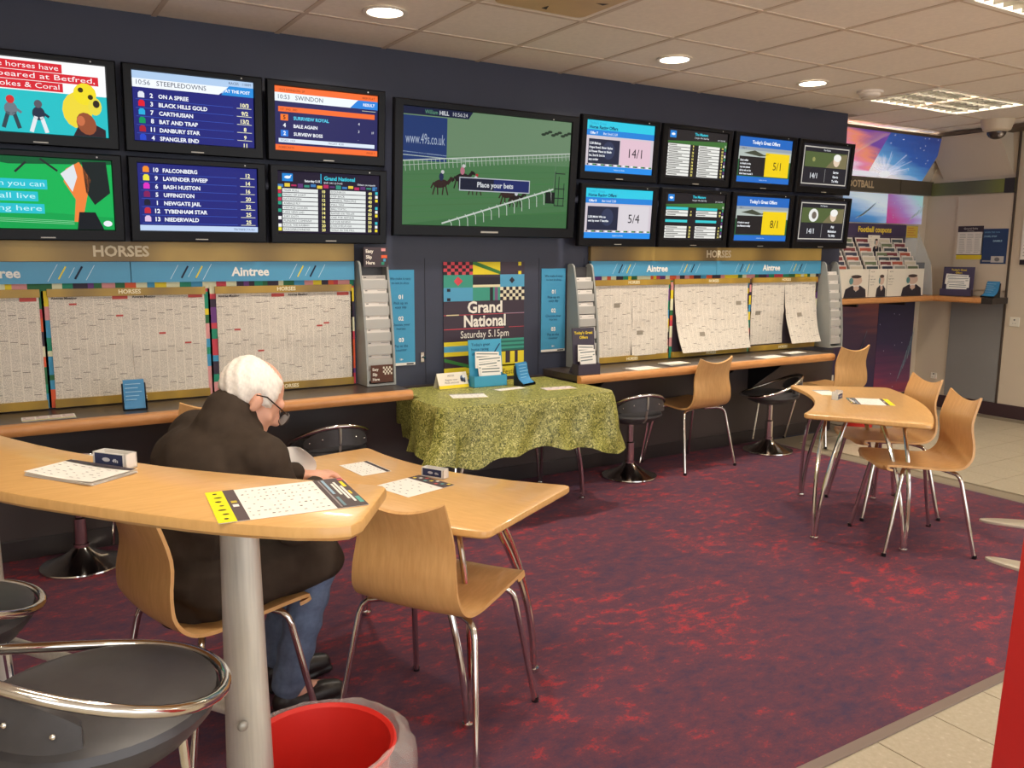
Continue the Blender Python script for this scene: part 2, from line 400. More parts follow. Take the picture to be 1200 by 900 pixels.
for k, (x, y) in enumerate(((1.709, -.69), (3.53, -.70), (4.775, -.68))):
    t = thing('downlight', ['round recessed downlight above the wide racing screen', 'round recessed downlight between the vent panel and smoke detector row', 'round recessed downlight beside the smoke detector'][k], 'downlight', (x, y, CEIL), 0, 'round ceiling downlights')
    MB().lathe([(.085, .0), (.105, -.002), (.108, -.008), (.1, -.011), (.085, -.009), (.083, 0)], 28).build('rim', mat('downlight_rim', c(236, 226, 208), .4), t, True)
    MB().lathe([(0, -.004), (.05, -.0045), (.084, -.003)], 28).build('diffuser', mat('downlight_glow', (1, .95, .86, 1), .5, emis=9), t)
    ld = bpy.data.lights.new('downlight_lamp', 'AREA'); ld.shape = 'DISK'; ld.size = .15; ld.energy = P_DOWN; ld.color = LAMP; ld.spread = math.radians(150)
    lo = bpy.data.objects.new('lamp_glow', ld); COL.objects.link(lo); lo.parent = t; lo.location = (0, 0, -.014)
# smoke detector, security dome, vent panel
t = thing('smoke_detector', 'cream round smoke detector on the ceiling beside a downlight', 'detector', (5.355, -.70, CEIL))
MB().lathe([(0, -.045), (.05, -.044), (.068, -.03), (.07, -.018), (.085, -.014), (.088, 0)], 28).build('body', M_TILEC, t, True)
MB().lathe([(.052, -.045), (.056, -.046), (.06, -.04)], 24).build('sensor_ring', M_TBAR, t, True)
t = thing('security_camera', 'beige dome security camera hanging at the right wall canopy', 'camera', (7.35, -.50, CEIL))
MB().lathe([(.13, 0), (.128, -.02), (.105, -.085), (.08, -.1), (0, -.1)], 28).build('housing', mat('dome_beige', c(206, 190, 166), .5), t, True)
MB().ball((0, 0, -.1), (.075, .075, .06), 16, 10).build('dome', mat('smoked_dome', c(60, 50, 46), .12), t, True)
MB().ball((-.03, -.05, -.125), .022, 10, 8).build('lens', mat('lens_glint', c(200, 190, 180), .1, .6), t, True)
t = thing('ceiling_vent_panel', 'yellowed rounded vent panel with dark arrow marks in the ceiling', 'vent', (2.3, -1.357, CEIL))
b = MB(); b.box(-.292, .292, -.292, .292, .0, .01); b.build('surround', M_TILEC, t)
pts = []
for sx, sy in ((1, -1), (1, 1), (-1, 1), (-1, -1)):
    a0 = math.atan2(sy, sx)-PI/4
    pts += [(sx*.21+.04*math.cos(a0+PI/2*i/5), sy*.21+.04*math.sin(a0+PI/2*i/5)) for i in range(6)]
cx = MB().prism(pts, -.006, .0, 0, .004).build('cover', mat('aged_yellow_plastic', c(206, 176, 126), .5, noise=(5, .08, (1, 1, 1))), t)
pr = Print(.5, .5, 100)
for a in range(4):
    ca, sa = math.cos(a*PI/2), math.sin(a*PI/2)
    R = lambda x, y: (50+(x*ca-y*sa), 50+(x*sa+y*ca))
    pr.poly([R(-3, -40), R(4, -42), R(-1, -30)][::-1], (50, 40, 30), 1)
o = pr.build('arrow_marks', t, flat=True, loc=(0, 0, -.0065), rot=(PI, 0, 0))
# ------------------------------------------------------------------ screens on the back wall
WHT, NAV = (240, 244, 250), (30, 34, 104)
def tv(x, z, label, draw, w=.566, h=.318, fw=.655, fh=.402, tilt=4, y=-.10, dz=.012, group='wall screens', glow=.82, logo=True):
    t = thing('wall_screen', label, 'screen', (x, y, z), 0, group, math.radians(tilt))
    k = w/.566; cz = -dz*k
    b = MB(); X, Z0, Z1 = fw/2, cz-fh/2, cz+fh/2
    # casing ring around the picture
    sx, sz = w/2, h/2
    def ring(f0, y0, f1, y1):
        o = len(b.v)
        b.add([(-f0[0], y0, f0[1]), (f0[0], y0, f0[1]), (f0[0], y0, f0[2]), (-f0[0], y0, f0[2]), (-f1[0], y1, f1[1]), (f1[0], y1, f1[1]), (f1[0], y1, f1[2]), (-f1[0], y1, f1[2])],
              [(i, (i+1) % 4, 4+(i+1) % 4, 4+i) for i in range(4)])
    A = (X, Z0, Z1); Bv = (X-.006, Z0+.006, Z1-.006); D = (sx+.004, -sz-.004, sz+.004); E_ = (sx, -sz, sz)
    ring((X-.01, Z0+.01, Z1-.01), .02, A, .01); ring(A, .01, A, -.012); ring(A, -.012, Bv, -.02); ring(Bv, -.02, D, -.02); ring(D, -.02, E_, -.009)
    b.add([(-X+.01, .02, Z0+.01), (X-.01, .02, Z0+.01), (X-.01, .02, Z1-.01), (-X+.01, .02, Z1-.01)], [(0, 1, 2, 3)])
    b.build('bezel', M_BEZEL, t, True)
    MB().box(-X*.72, X*.72, .018, .045, Z0+.06*k, Z1-.06*k).build('rear_casing', M_BLACK, t)
    MB().box(-.06, .06, .044, .095, cz-.06, cz+.06).build('wall_bracket', M_SATIN, t)
    pr = Print(w, h, 100, 56, glow=glow); draw(pr)
    pr.build('picture', t, loc=(0, -.0085, 0))
    if logo: MB().box(-.03*k, .03*k, -.0212, -.0195, cz-fh/2+.012*k, cz-fh/2+.017*k).build('maker_badge', M_SATIN, t)
    MB().lathe([(0, 0), (.004, 0)], 8).build('sensor_dot', mat('sensor_glint', c(190, 190, 190), .3), t, rot=(PI/2, 0, 0), loc=(X*.68, -.0206, cz+fh/2-.016*k))
    return t
JOCK = [(225, 230, 240), (220, 30, 50), (40, 170, 220), (10, 150, 90), (170, 30, 50), (40, 70, 200)]
JOCK2 = [(240, 140, 40), (235, 225, 60), (220, 50, 190), (130, 30, 90), (30, 30, 50), (190, 40, 60), (220, 190, 225)]
def shirt(p, x, y, s, col):
    p.poly([(x, y), (x+s, y), (x+s, y+s*.7), (x+s*.75, y+s), (x+s*.25, y+s), (x, y+s*.7)], col, 3)
def d_racecard(p, rows, cols, top, title):
    p.rect(0, 0, 100, 56, (34, 38, 120), 0)
    y = 56
    if title:
        p.rect(0, 44.5, 100, 56, (176, 204, 236), 1); p.poly([(0, 43), (70, 43), (78, 50), (0, 50)], (240, 246, 252), 2)
        p.poly([(72, 43), (100, 43), (100, 51), (79, 51)], (40, 140, 220), 2)
        p.text(title[0], 3, 45.2, 4, (70, 80, 100)); p.text(title[1], 19, 45.2, 4, (40, 50, 70), maxw=42)
        p.text(title[2], 97, 45.5, 2.6, WHT, 'r', bold=True); p.text(title[3], 98, 52.5, 2.2, (50, 60, 90), 'r', maxw=24)
        y = 42
    step = 6.85
    for i, (num, nm, odd) in enumerate(rows):
        yy = y-2-step*(i+1)+1.6
        p.line((2, yy-1.4), (82, yy-1.4), .35, (60, 90, 190)); p.line((85, yy-1.6), (98, yy-1.6), .5, (220, 220, 190))
        shirt(p, 4, yy, 5, cols[i % len(cols)])
        p.text(num, 14.5, yy+.4, 3.6, WHT, 'c', bold=True); p.text(nm, 20, yy+.4, 3.3, WHT, maxw=50, bold=True); p.text(odd, 92, yy-.6, 3.4, (245, 240, 190), 'c', bold=True)
    if not title:
        p.rect(0, 0, 100, 4.6, (190, 210, 240), 1); p.text('TRI/TRIFECTA 8.6', 97, 1.4, 1.8, (60, 70, 100), 'r')
A_ROWS = [('2', 'ON A SPREE', '10/3'), ('3', 'BLACK HILLS GOLD', '9/2'), ('7', 'CARTHUSIAN', '13/2'), ('8', 'BAT AND TRAP', '8'), ('11', 'DANBURY STAR', '9'), ('4', 'SPANGLER END', '11')]
B_ROWS = [('10', 'FALCONBERG', '12'), ('9', 'LAVENDER SWEEP', '14'), ('6', 'BASH HUSTON', '16'), ('5', 'UFFINGTON', '20'), ('1', 'NEWGATE JAIL', '22'), ('12', 'TYBENHAM STAR', '25'), ('13', 'NIEDERWALD', '25')]
def d_card_a(p): d_racecard(p, A_ROWS, JOCK, 42, ('10:56', 'STEEPLEDOWNS', 'AT THE POST', 'RACES · 1100M'))
def d_card_b(p): d_racecard(p, B_ROWS, JOCK2, 56, None)
def d_result(p):
    p.rect(0, 0, 100, 56, (38, 38, 92), 0); O = (245, 110, 50)
    p.rect(0, 50.5, 100, 56, O, 1); p.rect(0, 0, 100, 5, O, 1); p.rect(0, 43, 100, 50.5, (236, 244, 250), 1)
    p.poly([(72, 43), (100, 43), (100, 50.5), (80, 50.5)], (40, 130, 220), 2)
    p.text('10:53', 3, 45, 4, (70, 80, 100)); p.text('SWINDON', 19, 45, 4, (40, 50, 70)); p.text('RESULT', 97, 45.6, 2.6, WHT, 'r', bold=True)
    p.text('10:53 SWINDON  3F', 4, 52, 2, (120, 50, 30)); p.text('480M FLAT', 97, 52, 2, (120, 50, 30), 'r')
    p.rect(3, 34, 97, 38.5, O, 1); p.text('1ST  2ND  3RD', 5, 35.3, 1.8, (120, 50, 30)); p.line((84, 41.2), (98, 41.2), .4, (210, 210, 180))
    for i, (n, nm, cc, bg, s) in enumerate([('5', 'SURRVIEW ROYAL', (90, 210, 240), (250, 120, 40), '4'), ('4', 'BALE AGAIN', WHT, (38, 38, 92), '3'), ('2', 'SURVIEW BOSS', WHT, (40, 120, 220), '')]):
        y = 27.5-i*7; p.rect(5, y-1.2, 12, y+4.4, bg, 1); p.text(n, 8.5, y, 3.6, WHT if i else (60, 20, 20), 'c', bold=True); p.text(nm, 17, y, 3, cc, bold=True, maxw=34); p.text(s or ' .', 80, y, 2.6, WHT)
    p.text('1F', 94, 20.5, 2.2, WHT); p.rect(3, 7, 97, 10.5, (220, 232, 246), 1); p.text('F/CAST  14.31', 5, 8, 1.7, (70, 70, 110)); p.text('TRICAST  42.05', 50, 8, 1.7, (70, 70, 110))
    p.text('FORECASTS', 3, 1.6, 2, (120, 50, 30)); p.text('PAGE 1', 97, 1.6, 2, (120, 50, 30), 'r')
GN1 = ['TIGER ROLL', 'MAGIC OF LIGHT', 'RATHVINDEN', 'ANIBALE FLY', 'VINTAGE CLOUDS', 'LAKE VIEW LAD', 'JURY DUTY', 'PLEASANT COMPANY', 'ROCK THE KASBAH', 'PAIROFBROWNEYES']
GN2 = ['DOUNIKOS', 'STEP BACK', 'GENERAL PRINCIPLE', 'MALL DINI', 'BALLYOPTIC', 'RAMSES DE TEILLEE', 'ONE FOR ARTHUR', 'UP FOR REVIEW', 'LIVELOVELAUGH', 'WALK IN THE MILL']
def d_runners(p):
    p.rect(0, 0, 100, 56, (30, 22, 44), 0); p.rect(4, 47, 14, 54, (30, 130, 210), 1); p.ell(9, 50.6, 3, 1.3, WHT, 2); p.line((11, 51), (12.5, 52.5), .9, WHT)
    p.text('Grand National', 44, 49.5, 3.6, (60, 200, 220), bold=True, maxw=38); p.text('Saturday 5.15', 40, 47, 2, WHT, 'r', bold=True); p.text('E/W 1/4 1-2-3-4-5', 44, 46.2, 1.8, WHT); p.text('Others on request', 96, 46, 1.8, WHT, 'r')
    p.line((41, 46), (41, 55), .8, (50, 180, 220))
    cc = [(60, 120, 180), (180, 40, 90), (50, 140, 120), (230, 200, 60), (90, 50, 110)]
    for i in range(16): p.rect(i*6.2, 41.5+(i % 3)*.6, i*6.2+5, 44.2+(i % 2), cc[(i*3) % 5], 1)
    for i in range(12):
        p.rect(0, 2+i*3.4, 3, 5+i*3.4, [(235, 225, 60), (40, 160, 130), (240, 240, 240), (200, 50, 80), (30, 22, 44)][(i*2+i//3) % 5], 1)
        p.rect(96, 2+i*3.6, 98.6, 4.6+i*3.6, [(240, 220, 40), (30, 22, 44), (60, 190, 200), (240, 240, 235)][(i*3) % 4], 1)
    for i in range(10):
        y = 37.2-i*3.95
        p.rect(4, y, 38, y+3.3, (226, 230, 228), 1); p.text(GN1[i], 5, y+.7, 2, (50, 50, 60), maxw=30); p.rect(50, y, 86, y+3.3, (226, 230, 228), 1); p.text(GN2[i], 51, y+.7, 2, (50, 50, 60), maxw=32)
        p.text(['10', '11', '12', '14', '14', '14', '14', '16', '20', '20'][i], 43.5, y+.3, 2.7, (250, 240, 150), 'c', bold=True); p.text(['40', '40', '40', '40', '40', '50', '50', '50', '50', '55'][i], 90.5, y+.3, 2.7, (250, 240, 150), 'c', bold=True)
def rider(p, x, y, s, silk, horse, hat, L=3):
    p.ell(x, y, 1.6*s, .8*s, horse, L, a=.15); p.poly([(x+1.1*s, y+.2*s), (x+2.1*s, y+1.3*s), (x+2.6*s, y+.9*s), (x+1.7*s, y-.2*s)], horse, L); p.ell(x+2.5*s, y+1*s, .6*s, .3*s, horse, L, a=-.5)
    for lx, dx in ((-1.2, -.5), (-.7, .1), (.6, -.2), (1.1, .5)): p.line((x+lx*s, y-.4*s), (x+(lx+dx)*s, y-2.1*s), .28*s, horse, L)
    p.line((x-1.5*s, y+.2*s), (x-2.1*s, y-.9*s), .3*s, horse, L)
    p.ell(x+.1*s, y+1.3*s, .5*s, .75*s, silk, L+1); p.ell(x+.35*s, y+2.2*s, .36*s, .36*s, hat, L+1)
def d_live(p):
    p.rect(0, 0, 100, 56, (86, 138, 88), 0); p.rect(0, 33, 100, 56, (124, 158, 122), 1); p.poly([(0, 33), (100, 37), (100, 33), (0, 30)], (100, 148, 100), 1)
    p.poly([(0, 0), (100, 0), (100, 9), (30, 4)], (74, 128, 78), 1)
    for i in range(8): p.line((0, 24-i*3), (100, 30-i*3.1), .35+.1*(i % 3), (78+(i*7) % 14, 132+(i*5) % 12, 82), 1)
    for i in range(9): p.ell(82+i*2.1, 48.6+(i % 3)*.8, 1.5, .7, (40, 60, 44), 2)
    p.rect(0, 31, 24, 52, (38, 66, 128), 2); p.text('www.49s.co.uk', 12, 39, 5.2, (190, 205, 230), 'c', maxw=21.5); p.line((0, 35), (24, 34), .4, (160, 180, 210)); p.line((0, 33.4), (40, 32.4), .4, (200, 214, 210))
    p.poly([(0, 52.5), (36, 52.5), (38.5, 56), (0, 56)], (26, 34, 70), 3); p.text('William', 11.5, 53.3, 2, (120, 190, 150), L=4, maxw=7); p.text('HILL', 19.5, 53.3, 2, WHT, bold=True, L=4); p.text('10:56:24', 27, 53.3, 1.9, WHT, L=4)
    p.line((0, 30.6), (100, 39.8), .5, (226, 236, 226), 3); p.line((0, 28.4), (100, 38.3), .25, (210, 224, 210), 3)
    for i in range(42): x = 1+i*2.4; p.line((x, 30.5+x*.092), (x+.5, 25.6+x*.106), .28, (206, 222, 206), 3)
    p.line((22, 1), (90, 20.6), .8, (230, 240, 230), 4)
    for i in range(14):
        x = 26+i*4.7; y = 2+(x-22)*.288; p.line((x, y), (x+1.6, y-2), .35, (226, 236, 226), 4); p.line((x+1.6, y-2), (x+1.9, y-6-.1*i), .4, (226, 236, 226), 4)
    p.line((90, 20), (91, 36), .3, (120, 150, 120), 4)
    for (x, y) in ((91, 12), (93.5, 12), (97, 12)): p.line((x, y), (x, y+18-(x-91)), .45, (36, 46, 44), 4)
    for y in (12, 16, 21, 29): p.line((91, y), (97.5, y), .5, (36, 46, 44), 4)
    p.rect(85, 13, 91, 19, (24, 30, 28), 4)
    B1, B2 = (60, 40, 36), (40, 30, 30)
    rider(p, 21, 20.5, 2.6, (40, 50, 90), B1, (230, 230, 230)); rider(p, 33, 24, 2.6, (210, 130, 150), B2, (230, 230, 230)); rider(p, 41, 20.5, 2.3, (230, 230, 230), B1, (190, 60, 60))
    rider(p, 61, 17, 2.6, (180, 40, 60), B1, (240, 235, 230)); rider(p, 66, 15, 2.2, (230, 230, 240), B2, (230, 200, 200))
    p.rect(31.5, 17.6, 74.5, 24.4, (210, 216, 226), 6); p.rect(32, 18.1, 52, 23.9, (30, 36, 60), 7); p.rect(52, 18.1, 74, 23.9, (38, 50, 118), 7); p.text('Place your bets', 53, 19.8, 2.6, WHT, 'c', L=8, bold=True)
def d_offer(odds, offer, lines, tint):
    def d(p):
        p.rect(0, 0, 100, 56, (206, 196, 204), 0); p.rect(0, 46, 100, 56, (50, 200, 226), 1); p.rect(0, 39.5, 100, 46, (40, 130, 214), 1); p.rect(0, 0, 100, 6.5, (40, 140, 230), 1)
        p.text("Today's Great", 4, 51.5, 3, (40, 150, 190)); p.text('Horse Racing Offers', 4, 47, 3.6, (16, 44, 90), bold=True, maxw=62); p.text(offer[0], 5, 41, 2.7, WHT, bold=True); p.text(offer[1], 24, 41, 2.7, WHT, maxw=28)
        p.rect(4, 9, 49, 36, (36, 40, 62), 1); p.ell(33, 24, 9, 10, (50, 58, 86), 2); p.rect(50, 9, 96, 38, tint, 1)
        for i, s in enumerate(lines): p.text(s, 5, 30-i*4.4-(7 if len(lines) < 3 else 0), 2.5, WHT, bold=True, maxw=42)
        p.text(odds, 73, 18, 10.5, (20, 20, 30), 'c', maxw=42)
        for i in range(24): p.rect(3+i*4, 7, 5+i*4+(i % 3), 8.6, [(30, 40, 60), (240, 240, 240), (40, 130, 60)][i % 3], 1)
        p.text('Subject to Rules', 50, 2.2, 1.8, (210, 235, 250), 'c')
    return d
def d_masters(gap):
    def d(p):
        p.rect(0, 0, 100, 56, (36, 32, 34), 0); p.poly([(0, 40), (100, 38), (100, 46), (0, 42)], (62, 110, 52), 1); p.rect(4, 46, 14, 54, (40, 130, 214), 1); p.ell(9, 50, 3, 1.4, WHT, 2)
        p.text('The Masters', 44, 50.5, 3.2, (60, 200, 220), bold=True, maxw=26); p.text('Outright - Win / Each Way', 44, 47, 1.9, WHT, maxw=24); p.text('1/4 1-2-3-4-5', 96, 46.4, 1.8, WHT, 'r')
        for xa, nm in ((2, 'Player'), (52, 'Player')):
            for i in range(10):
                y = 36-i*3.8
                if gap and i in (3, 4, 5) and i != 4: continue
                col = (60, 200, 206) if (gap and i in (0, 4)) else (232, 232, 226)
                p.rect(xa, y, xa+36, y+3.1, col, 1)
                if col[0] > 100:
                    p.rect(xa+1.5, y+1, xa+14+(i*7) % 12, y+2.1, (120, 118, 114), 2); p.text(['8', '9', '10', '12', '14', '16', '18', '20', '22', '25'][(i+(5 if xa > 10 else 0)) % 10], xa+41, y+.5, 2.4, (250, 236, 130), 'c', bold=True)
        for i in range(10): p.rect(96.5, 3+i*4, 99, 6+i*4, [(230, 230, 220), (90, 60, 120), (60, 150, 120)][i % 3], 1)
    return d
def d_great(odds, offer, lines):
    def d(p):
        p.rect(0, 0, 100, 56, (46, 96, 60), 0); p.rect(0, 28, 100, 42, (176, 186, 180), 0.5); p.rect(0, 44, 100, 56, (40, 104, 190), 1); p.rect(0, 40, 100, 44, (150, 160, 170), 1); p.rect(0, 0, 100, 7, (40, 110, 200), 1)
        p.poly([(10, 36), (30, 40), (52, 34), (60, 38), (40, 33)], (70, 74, 60), 2)
        p.text("Today's Great Offers", 50, 48, 4.4, WHT, 'c', bold=True, maxw=88); p.text(offer, 6, 41, 2, (40, 44, 60))
        p.rect(3, 8, 51, 32, (38, 34, 34), 2); p.rect(51, 8, 97, 38, (240, 206, 24), 2)
        for i, s in enumerate(lines): p.text(s, 5, 26-i*4.2-(4 if len(lines) < 3 else 0), 2.4, WHT, bold=True, maxw=44, L=3)
        p.text(odds, 74, 17, 10.5, (20, 20, 24), 'c', maxw=38); p.text('Subject to rules', 50, 2.6, 1.7, (200, 225, 250), 'c')
    return d
def d_towin(l1, ball):
    def d(p):
        p.rect(0, 0, 100, 56, (40, 38, 44), 0); p.rect(3, 3, 97, 53, (196, 190, 180), 1); p.rect(4.4, 4.4, 95.6, 51.6, (40, 38, 44), 2); p.rect(6, 26, 94, 46, (84, 98, 58), 3); p.poly([(50, 26), (94, 26), (94, 46), (70, 42)], (120, 112, 80), 3.5)
        p.text('The Masters', 50, 48, 2.2, WHT, 'c'); p.ell(72, 36, 7, 8, (224, 200, 176), 4); p.ell(73, 40, 8, 5, (236, 234, 228), 5); p.ell(24 if not ball else 30, 36, 3 if not ball else 10, 3 if not ball else 9, (150, 150, 90) if not ball else (230, 230, 226), 4)
        if ball: p.ell(31, 36, 5, 5, (110, 100, 90), 5)
        p.line((50, 6), (50, 24), .5, (170, 170, 170), 3); p.text('14/1', 27, 11, 7.5, WHT, 'c', maxw=34)
        for i, s in enumerate(l1): p.text(s, 73, 19-i*6, 3.3, WHT, 'c', bold=True, maxw=36)
    return d
def d_advert(p):
    p.rect(0, 0, 100, 56, (40, 190, 196), 0); p.rect(0, 32, 100, 56, (246, 246, 246), 1); R = (214, 40, 52)
    for i, (s, x) in enumerate((('These horses have', 66), ('appeared at Betfred,', 92), ('Ladbrokes & Coral', 66))):
        y = 49-i*7.2; p.rect(0, y-1.8, x+2.5, y+5, R, 2); p.text(s, x, y, 4.1, (250, 240, 240), 'r', L=4, fitw=(57, 77, 59)[i])
    def player(x, y, s, hat, top, leg):
        p.ell(x, y+3*s, 1.9*s, 2.2*s, top, 3); p.ell(x, y+6*s, 1.2*s, 1.3*s, hat, 4); p.line((x-.8*s, y+2*s), (x-2.4*s, y-3*s), 1.2*s, leg, 3); p.line((x+.8*s, y+2*s), (x+2.2*s, y-3*s), 1.2*s, leg, 3); p.line((x+1*s, y+3.5*s), (x+3*s, y+2*s), .8*s, top, 4)
    player(16, 9, 2.2, (120, 120, 130), (220, 220, 225), (60, 80, 90)); player(31, 10, 2.4, (210, 50, 50), (110, 120, 130), (50, 70, 80)); player(50, 8, 2.4, (90, 90, 100), (40, 50, 70), (225, 230, 235))
    p.ell(78, 20, 11, 14, (236, 214, 60), 3); p.ell(84, 33, 8.5, 8.5, (240, 220, 40), 4); p.ell(81, 36, 2, 2, (60, 50, 20), 5); p.ell(88, 31, 2, 2, (60, 50, 20), 5); p.ell(91, 24, 5, 7, (230, 215, 70), 4); p.ell(92, 26, 2.5, 3, (50, 40, 30), 5)
    p.ell(84, 10, 7, 9, (150, 80, 50), 5, a=.4); p.ell(80, 12, 3, 4, (200, 110, 70), 6); p.poly([(74, 0), (98, 0), (98, 6), (90, 10), (78, 8)], (50, 34, 40), 4)
def d_golf(p):
    p.rect(0, 0, 100, 56, (20, 176, 84), 0); p.poly([(0, 0), (100, 0), (100, 10), (0, 16)], (14, 160, 76), 1); p.poly([(0, 54), (26, 50), (100, 53), (100, 56), (0, 56)], (16, 90, 50), 1); CY = (40, 190, 206)
    for i, s in enumerate(('watch you can', 'see all live', 'racing here')):
        y = 33.5-i*9.6; x = (50, 43, 47)[i]; p.rect(0, y-2.4, x+2, y+5.2, CY, 2); p.text(s, x, y-.2, 4.4, (190, 240, 244), 'r', L=4, fitw=x-2)
    p.line((38, 52), (30, 44), 1.6, (40, 40, 44), 3); p.line((48, 55), (60, 46), 1.6, (40, 40, 44), 3)
    p.poly([(66, 48), (76, 54), (84, 40), (80, 24), (76, 6), (70, 6), (72, 24), (64, 38)], (236, 130, 60), 3); p.poly([(62, 44), (72, 52), (74, 42), (70, 30)], (220, 225, 230), 4); p.poly([(78, 54), (96, 55), (98, 30), (86, 20), (80, 30)], (26, 34, 34), 3); p.poly([(72, 0), (92, 0), (86, 14), (74, 14)], (20, 24, 30), 4); p.ell(95, 5, 3.4, 2.4, (230, 235, 240), 4)
    for i in range(3): p.line((0, 6+i*1.4), (70, 4+i*1.2), .3, (150, 220, 170))
TX = [.27, .95, 1.625, 3.62, 4.305, 4.99, 5.68]; ZT, ZB = 2.168, 1.743
tv(TX[0], ZT, 'wall screen showing an advert with red caption boxes and a yellow jockey', d_advert)
tv(TX[0], ZB, 'wall screen showing bright green turf with turquoise caption boxes', d_golf)
tv(TX[1], ZT, 'wall screen listing the Steepledowns runners from On A Spree downwards', d_card_a)
tv(TX[1], ZB, 'blue wall screen listing runners from Falconberg to Niederwald', d_card_b)
tv(TX[2], ZT, 'wall screen with orange bars showing the Swindon result', d_result)
tv(TX[2], ZB, 'wall screen with the Grand National runners in two white columns', d_runners)
tv(2.62, 1.965, 'wide wall screen showing horses on a racecourse with place your bets caption', d_live, 1.145, .648, 1.262, .75, 4, -.12, .006, glow=.52)
tv(TX[3], ZT, 'wall screen with the pink 14/1 horse racing offer', d_offer('14/1', ('Offer 7', 'Bet Until 2:20'), ("2.20 Bishop", "Hope Road, River Styles", "& Power Place to finish", "1st, 2nd & 3rd in", "any order"), (222, 190, 204)))
tv(TX[3], ZB, 'wall screen with the white 5/4 horse racing offer', d_offer('5/4', ('Offer 8', 'Bet Until 2:50'), ("2.50 Might Win to", "win by over 7 lengths"), (214, 208, 214)))
tv(TX[4], ZT, 'wall screen with a full table of golf odds on white rows', d_masters(False))
tv(TX[4], ZB, 'wall screen with golf odds in two blocks under turquoise bars', d_masters(True))
tv(TX[5], ZT, 'wall screen with a yellow great offer at odds of five to one', d_great('5/1', 'Offer 2', ('Each golfer', 'to finish in the', 'top ten places', 'all to win or be', 'their best round 3')))
tv(TX[5], ZB, 'wall screen with a yellow great offer at odds of eight to one', d_great('8/1', 'Offer 1', ('A hole in one at', 'the Masters today')))
tv(TX[6], ZT, 'wall screen with one golfer over green and white 14/1 odds', d_towin(('Sergio', 'Garcia', 'To Win'), False))
tv(TX[6], ZB, 'wall screen with two faces over green and white 14/1 odds', d_towin(('Phil', 'Mickelson', 'To Win'), True))
# ------------------------------------------------------------------ racing boards, newspapers, posters
QC = [(230, 205, 50), (60, 50, 66), (40, 140, 110), (200, 70, 84), (216, 150, 150), (70, 150, 190), (50, 110, 70), (110, 64, 130), (222, 96, 60), (226, 226, 190)]
GOLD = ramp_mat('brushed_gold_print', 1.3, [(.25, c(84, 70, 56)), (.42, c(140, 114, 62)), (.6, c(192, 160, 84)), (.75, c(166, 138, 70))], (1.6, 0, .4), .45, 1)
GOLD2 = ramp_mat('gold_strip_print', 2.2, [(.25, c(110, 88, 44)), (.55, c(176, 142, 50)), (.75, c(150, 120, 44))], (1.6, 0, .4), .4, 1)
BLUE = mat('sky_blue_print', c(70, 148, 186), .4)
DKP = mat('dark_plum_print', c(58, 48, 60), .6)
NEWS = bpy.data.materials.new('newsprint'); NEWS.use_nodes = True
def news_nodes(nt):
    b = nt.nodes['Principled BSDF']; b.inputs['Roughness'].default_value = .85; N = nt.nodes.new
    tc = N('ShaderNodeTexCoord'); sp = N('ShaderNodeSeparateXYZ'); nt.links.new(tc.outputs['Object'], sp.inputs[0])
    def math_(op, a, bv, c_=None):
        m = N('ShaderNodeMath'); m.operation = op
        for i, q in enumerate((a, bv, c_)):
            if q is None: continue
            if isinstance(q, (int, float)): m.inputs[i].default_value = q
            else: nt.links.new(q, m.inputs[i])
        return m.outputs[0]
    colu = math_('FRACT', math_('MULTIPLY', sp.outputs['X'], 1/.0405), 0)
    gap = math_('LESS_THAN', math_('ABSOLUTE', math_('SUBTRACT', colu, .5), 0), .455)
    rows = math_('LESS_THAN', math_('FRACT', math_('MULTIPLY', sp.outputs['Z'], 1/.0052), 0), .62)
    mp = N('ShaderNodeMapping'); mp.inputs['Scale'].default_value = (260, 1, 190); nt.links.new(tc.outputs['Object'], mp.inputs[0])
    nz = N('ShaderNodeTexNoise'); nz.inputs['Scale'].default_value = 1; nz.inputs['Detail'].default_value = 1; nt.links.new(mp.outputs[0], nz.inputs[0])
    mp2 = N('ShaderNodeMapping'); mp2.inputs['Scale'].default_value = (14, 1, 22); nt.links.new(tc.outputs['Object'], mp2.inputs[0])
    n2 = N('ShaderNodeTexNoise'); n2.inputs['Scale'].default_value = 1; nt.links.new(mp2.outputs[0], n2.inputs[0])
    ink = math_('MULTIPLY', math_('MULTIPLY', gap, rows), math_('MULTIPLY', math_('GREATER_THAN', nz.outputs[0], .47), math_('MULTIPLY_ADD', n2.outputs[0], .5, .22)))
    mx = N('ShaderNodeMix'); mx.data_type = 'RGBA'; nt.links.new(ink, mx.inputs[0]); mx.inputs[6].default_value = c(228, 220, 206); mx.inputs[7].default_value = c(104, 98, 92)
    nt.links.new(mx.outputs[2], b.inputs['Base Color'])
news_nodes(NEWS.node_tree)
def bar(t, name, x0, x1, z0, z1, y0, y1, m): return MB().bbox(x0, x1, z0, z1, -y1, -y0, .002).build(name, m, t, rot=(PI/2, 0, 0))   # slab on the wall, y0<y1 outwards negative
def slab(t, name, x0, x1, z0, z1, d0, d1, m):
    """board standing off the wall from d0 to d1 (metres towards the room)"""
    return MB().box(x0, x1, -d1, -d0, z0, z1).build(name, m, t)
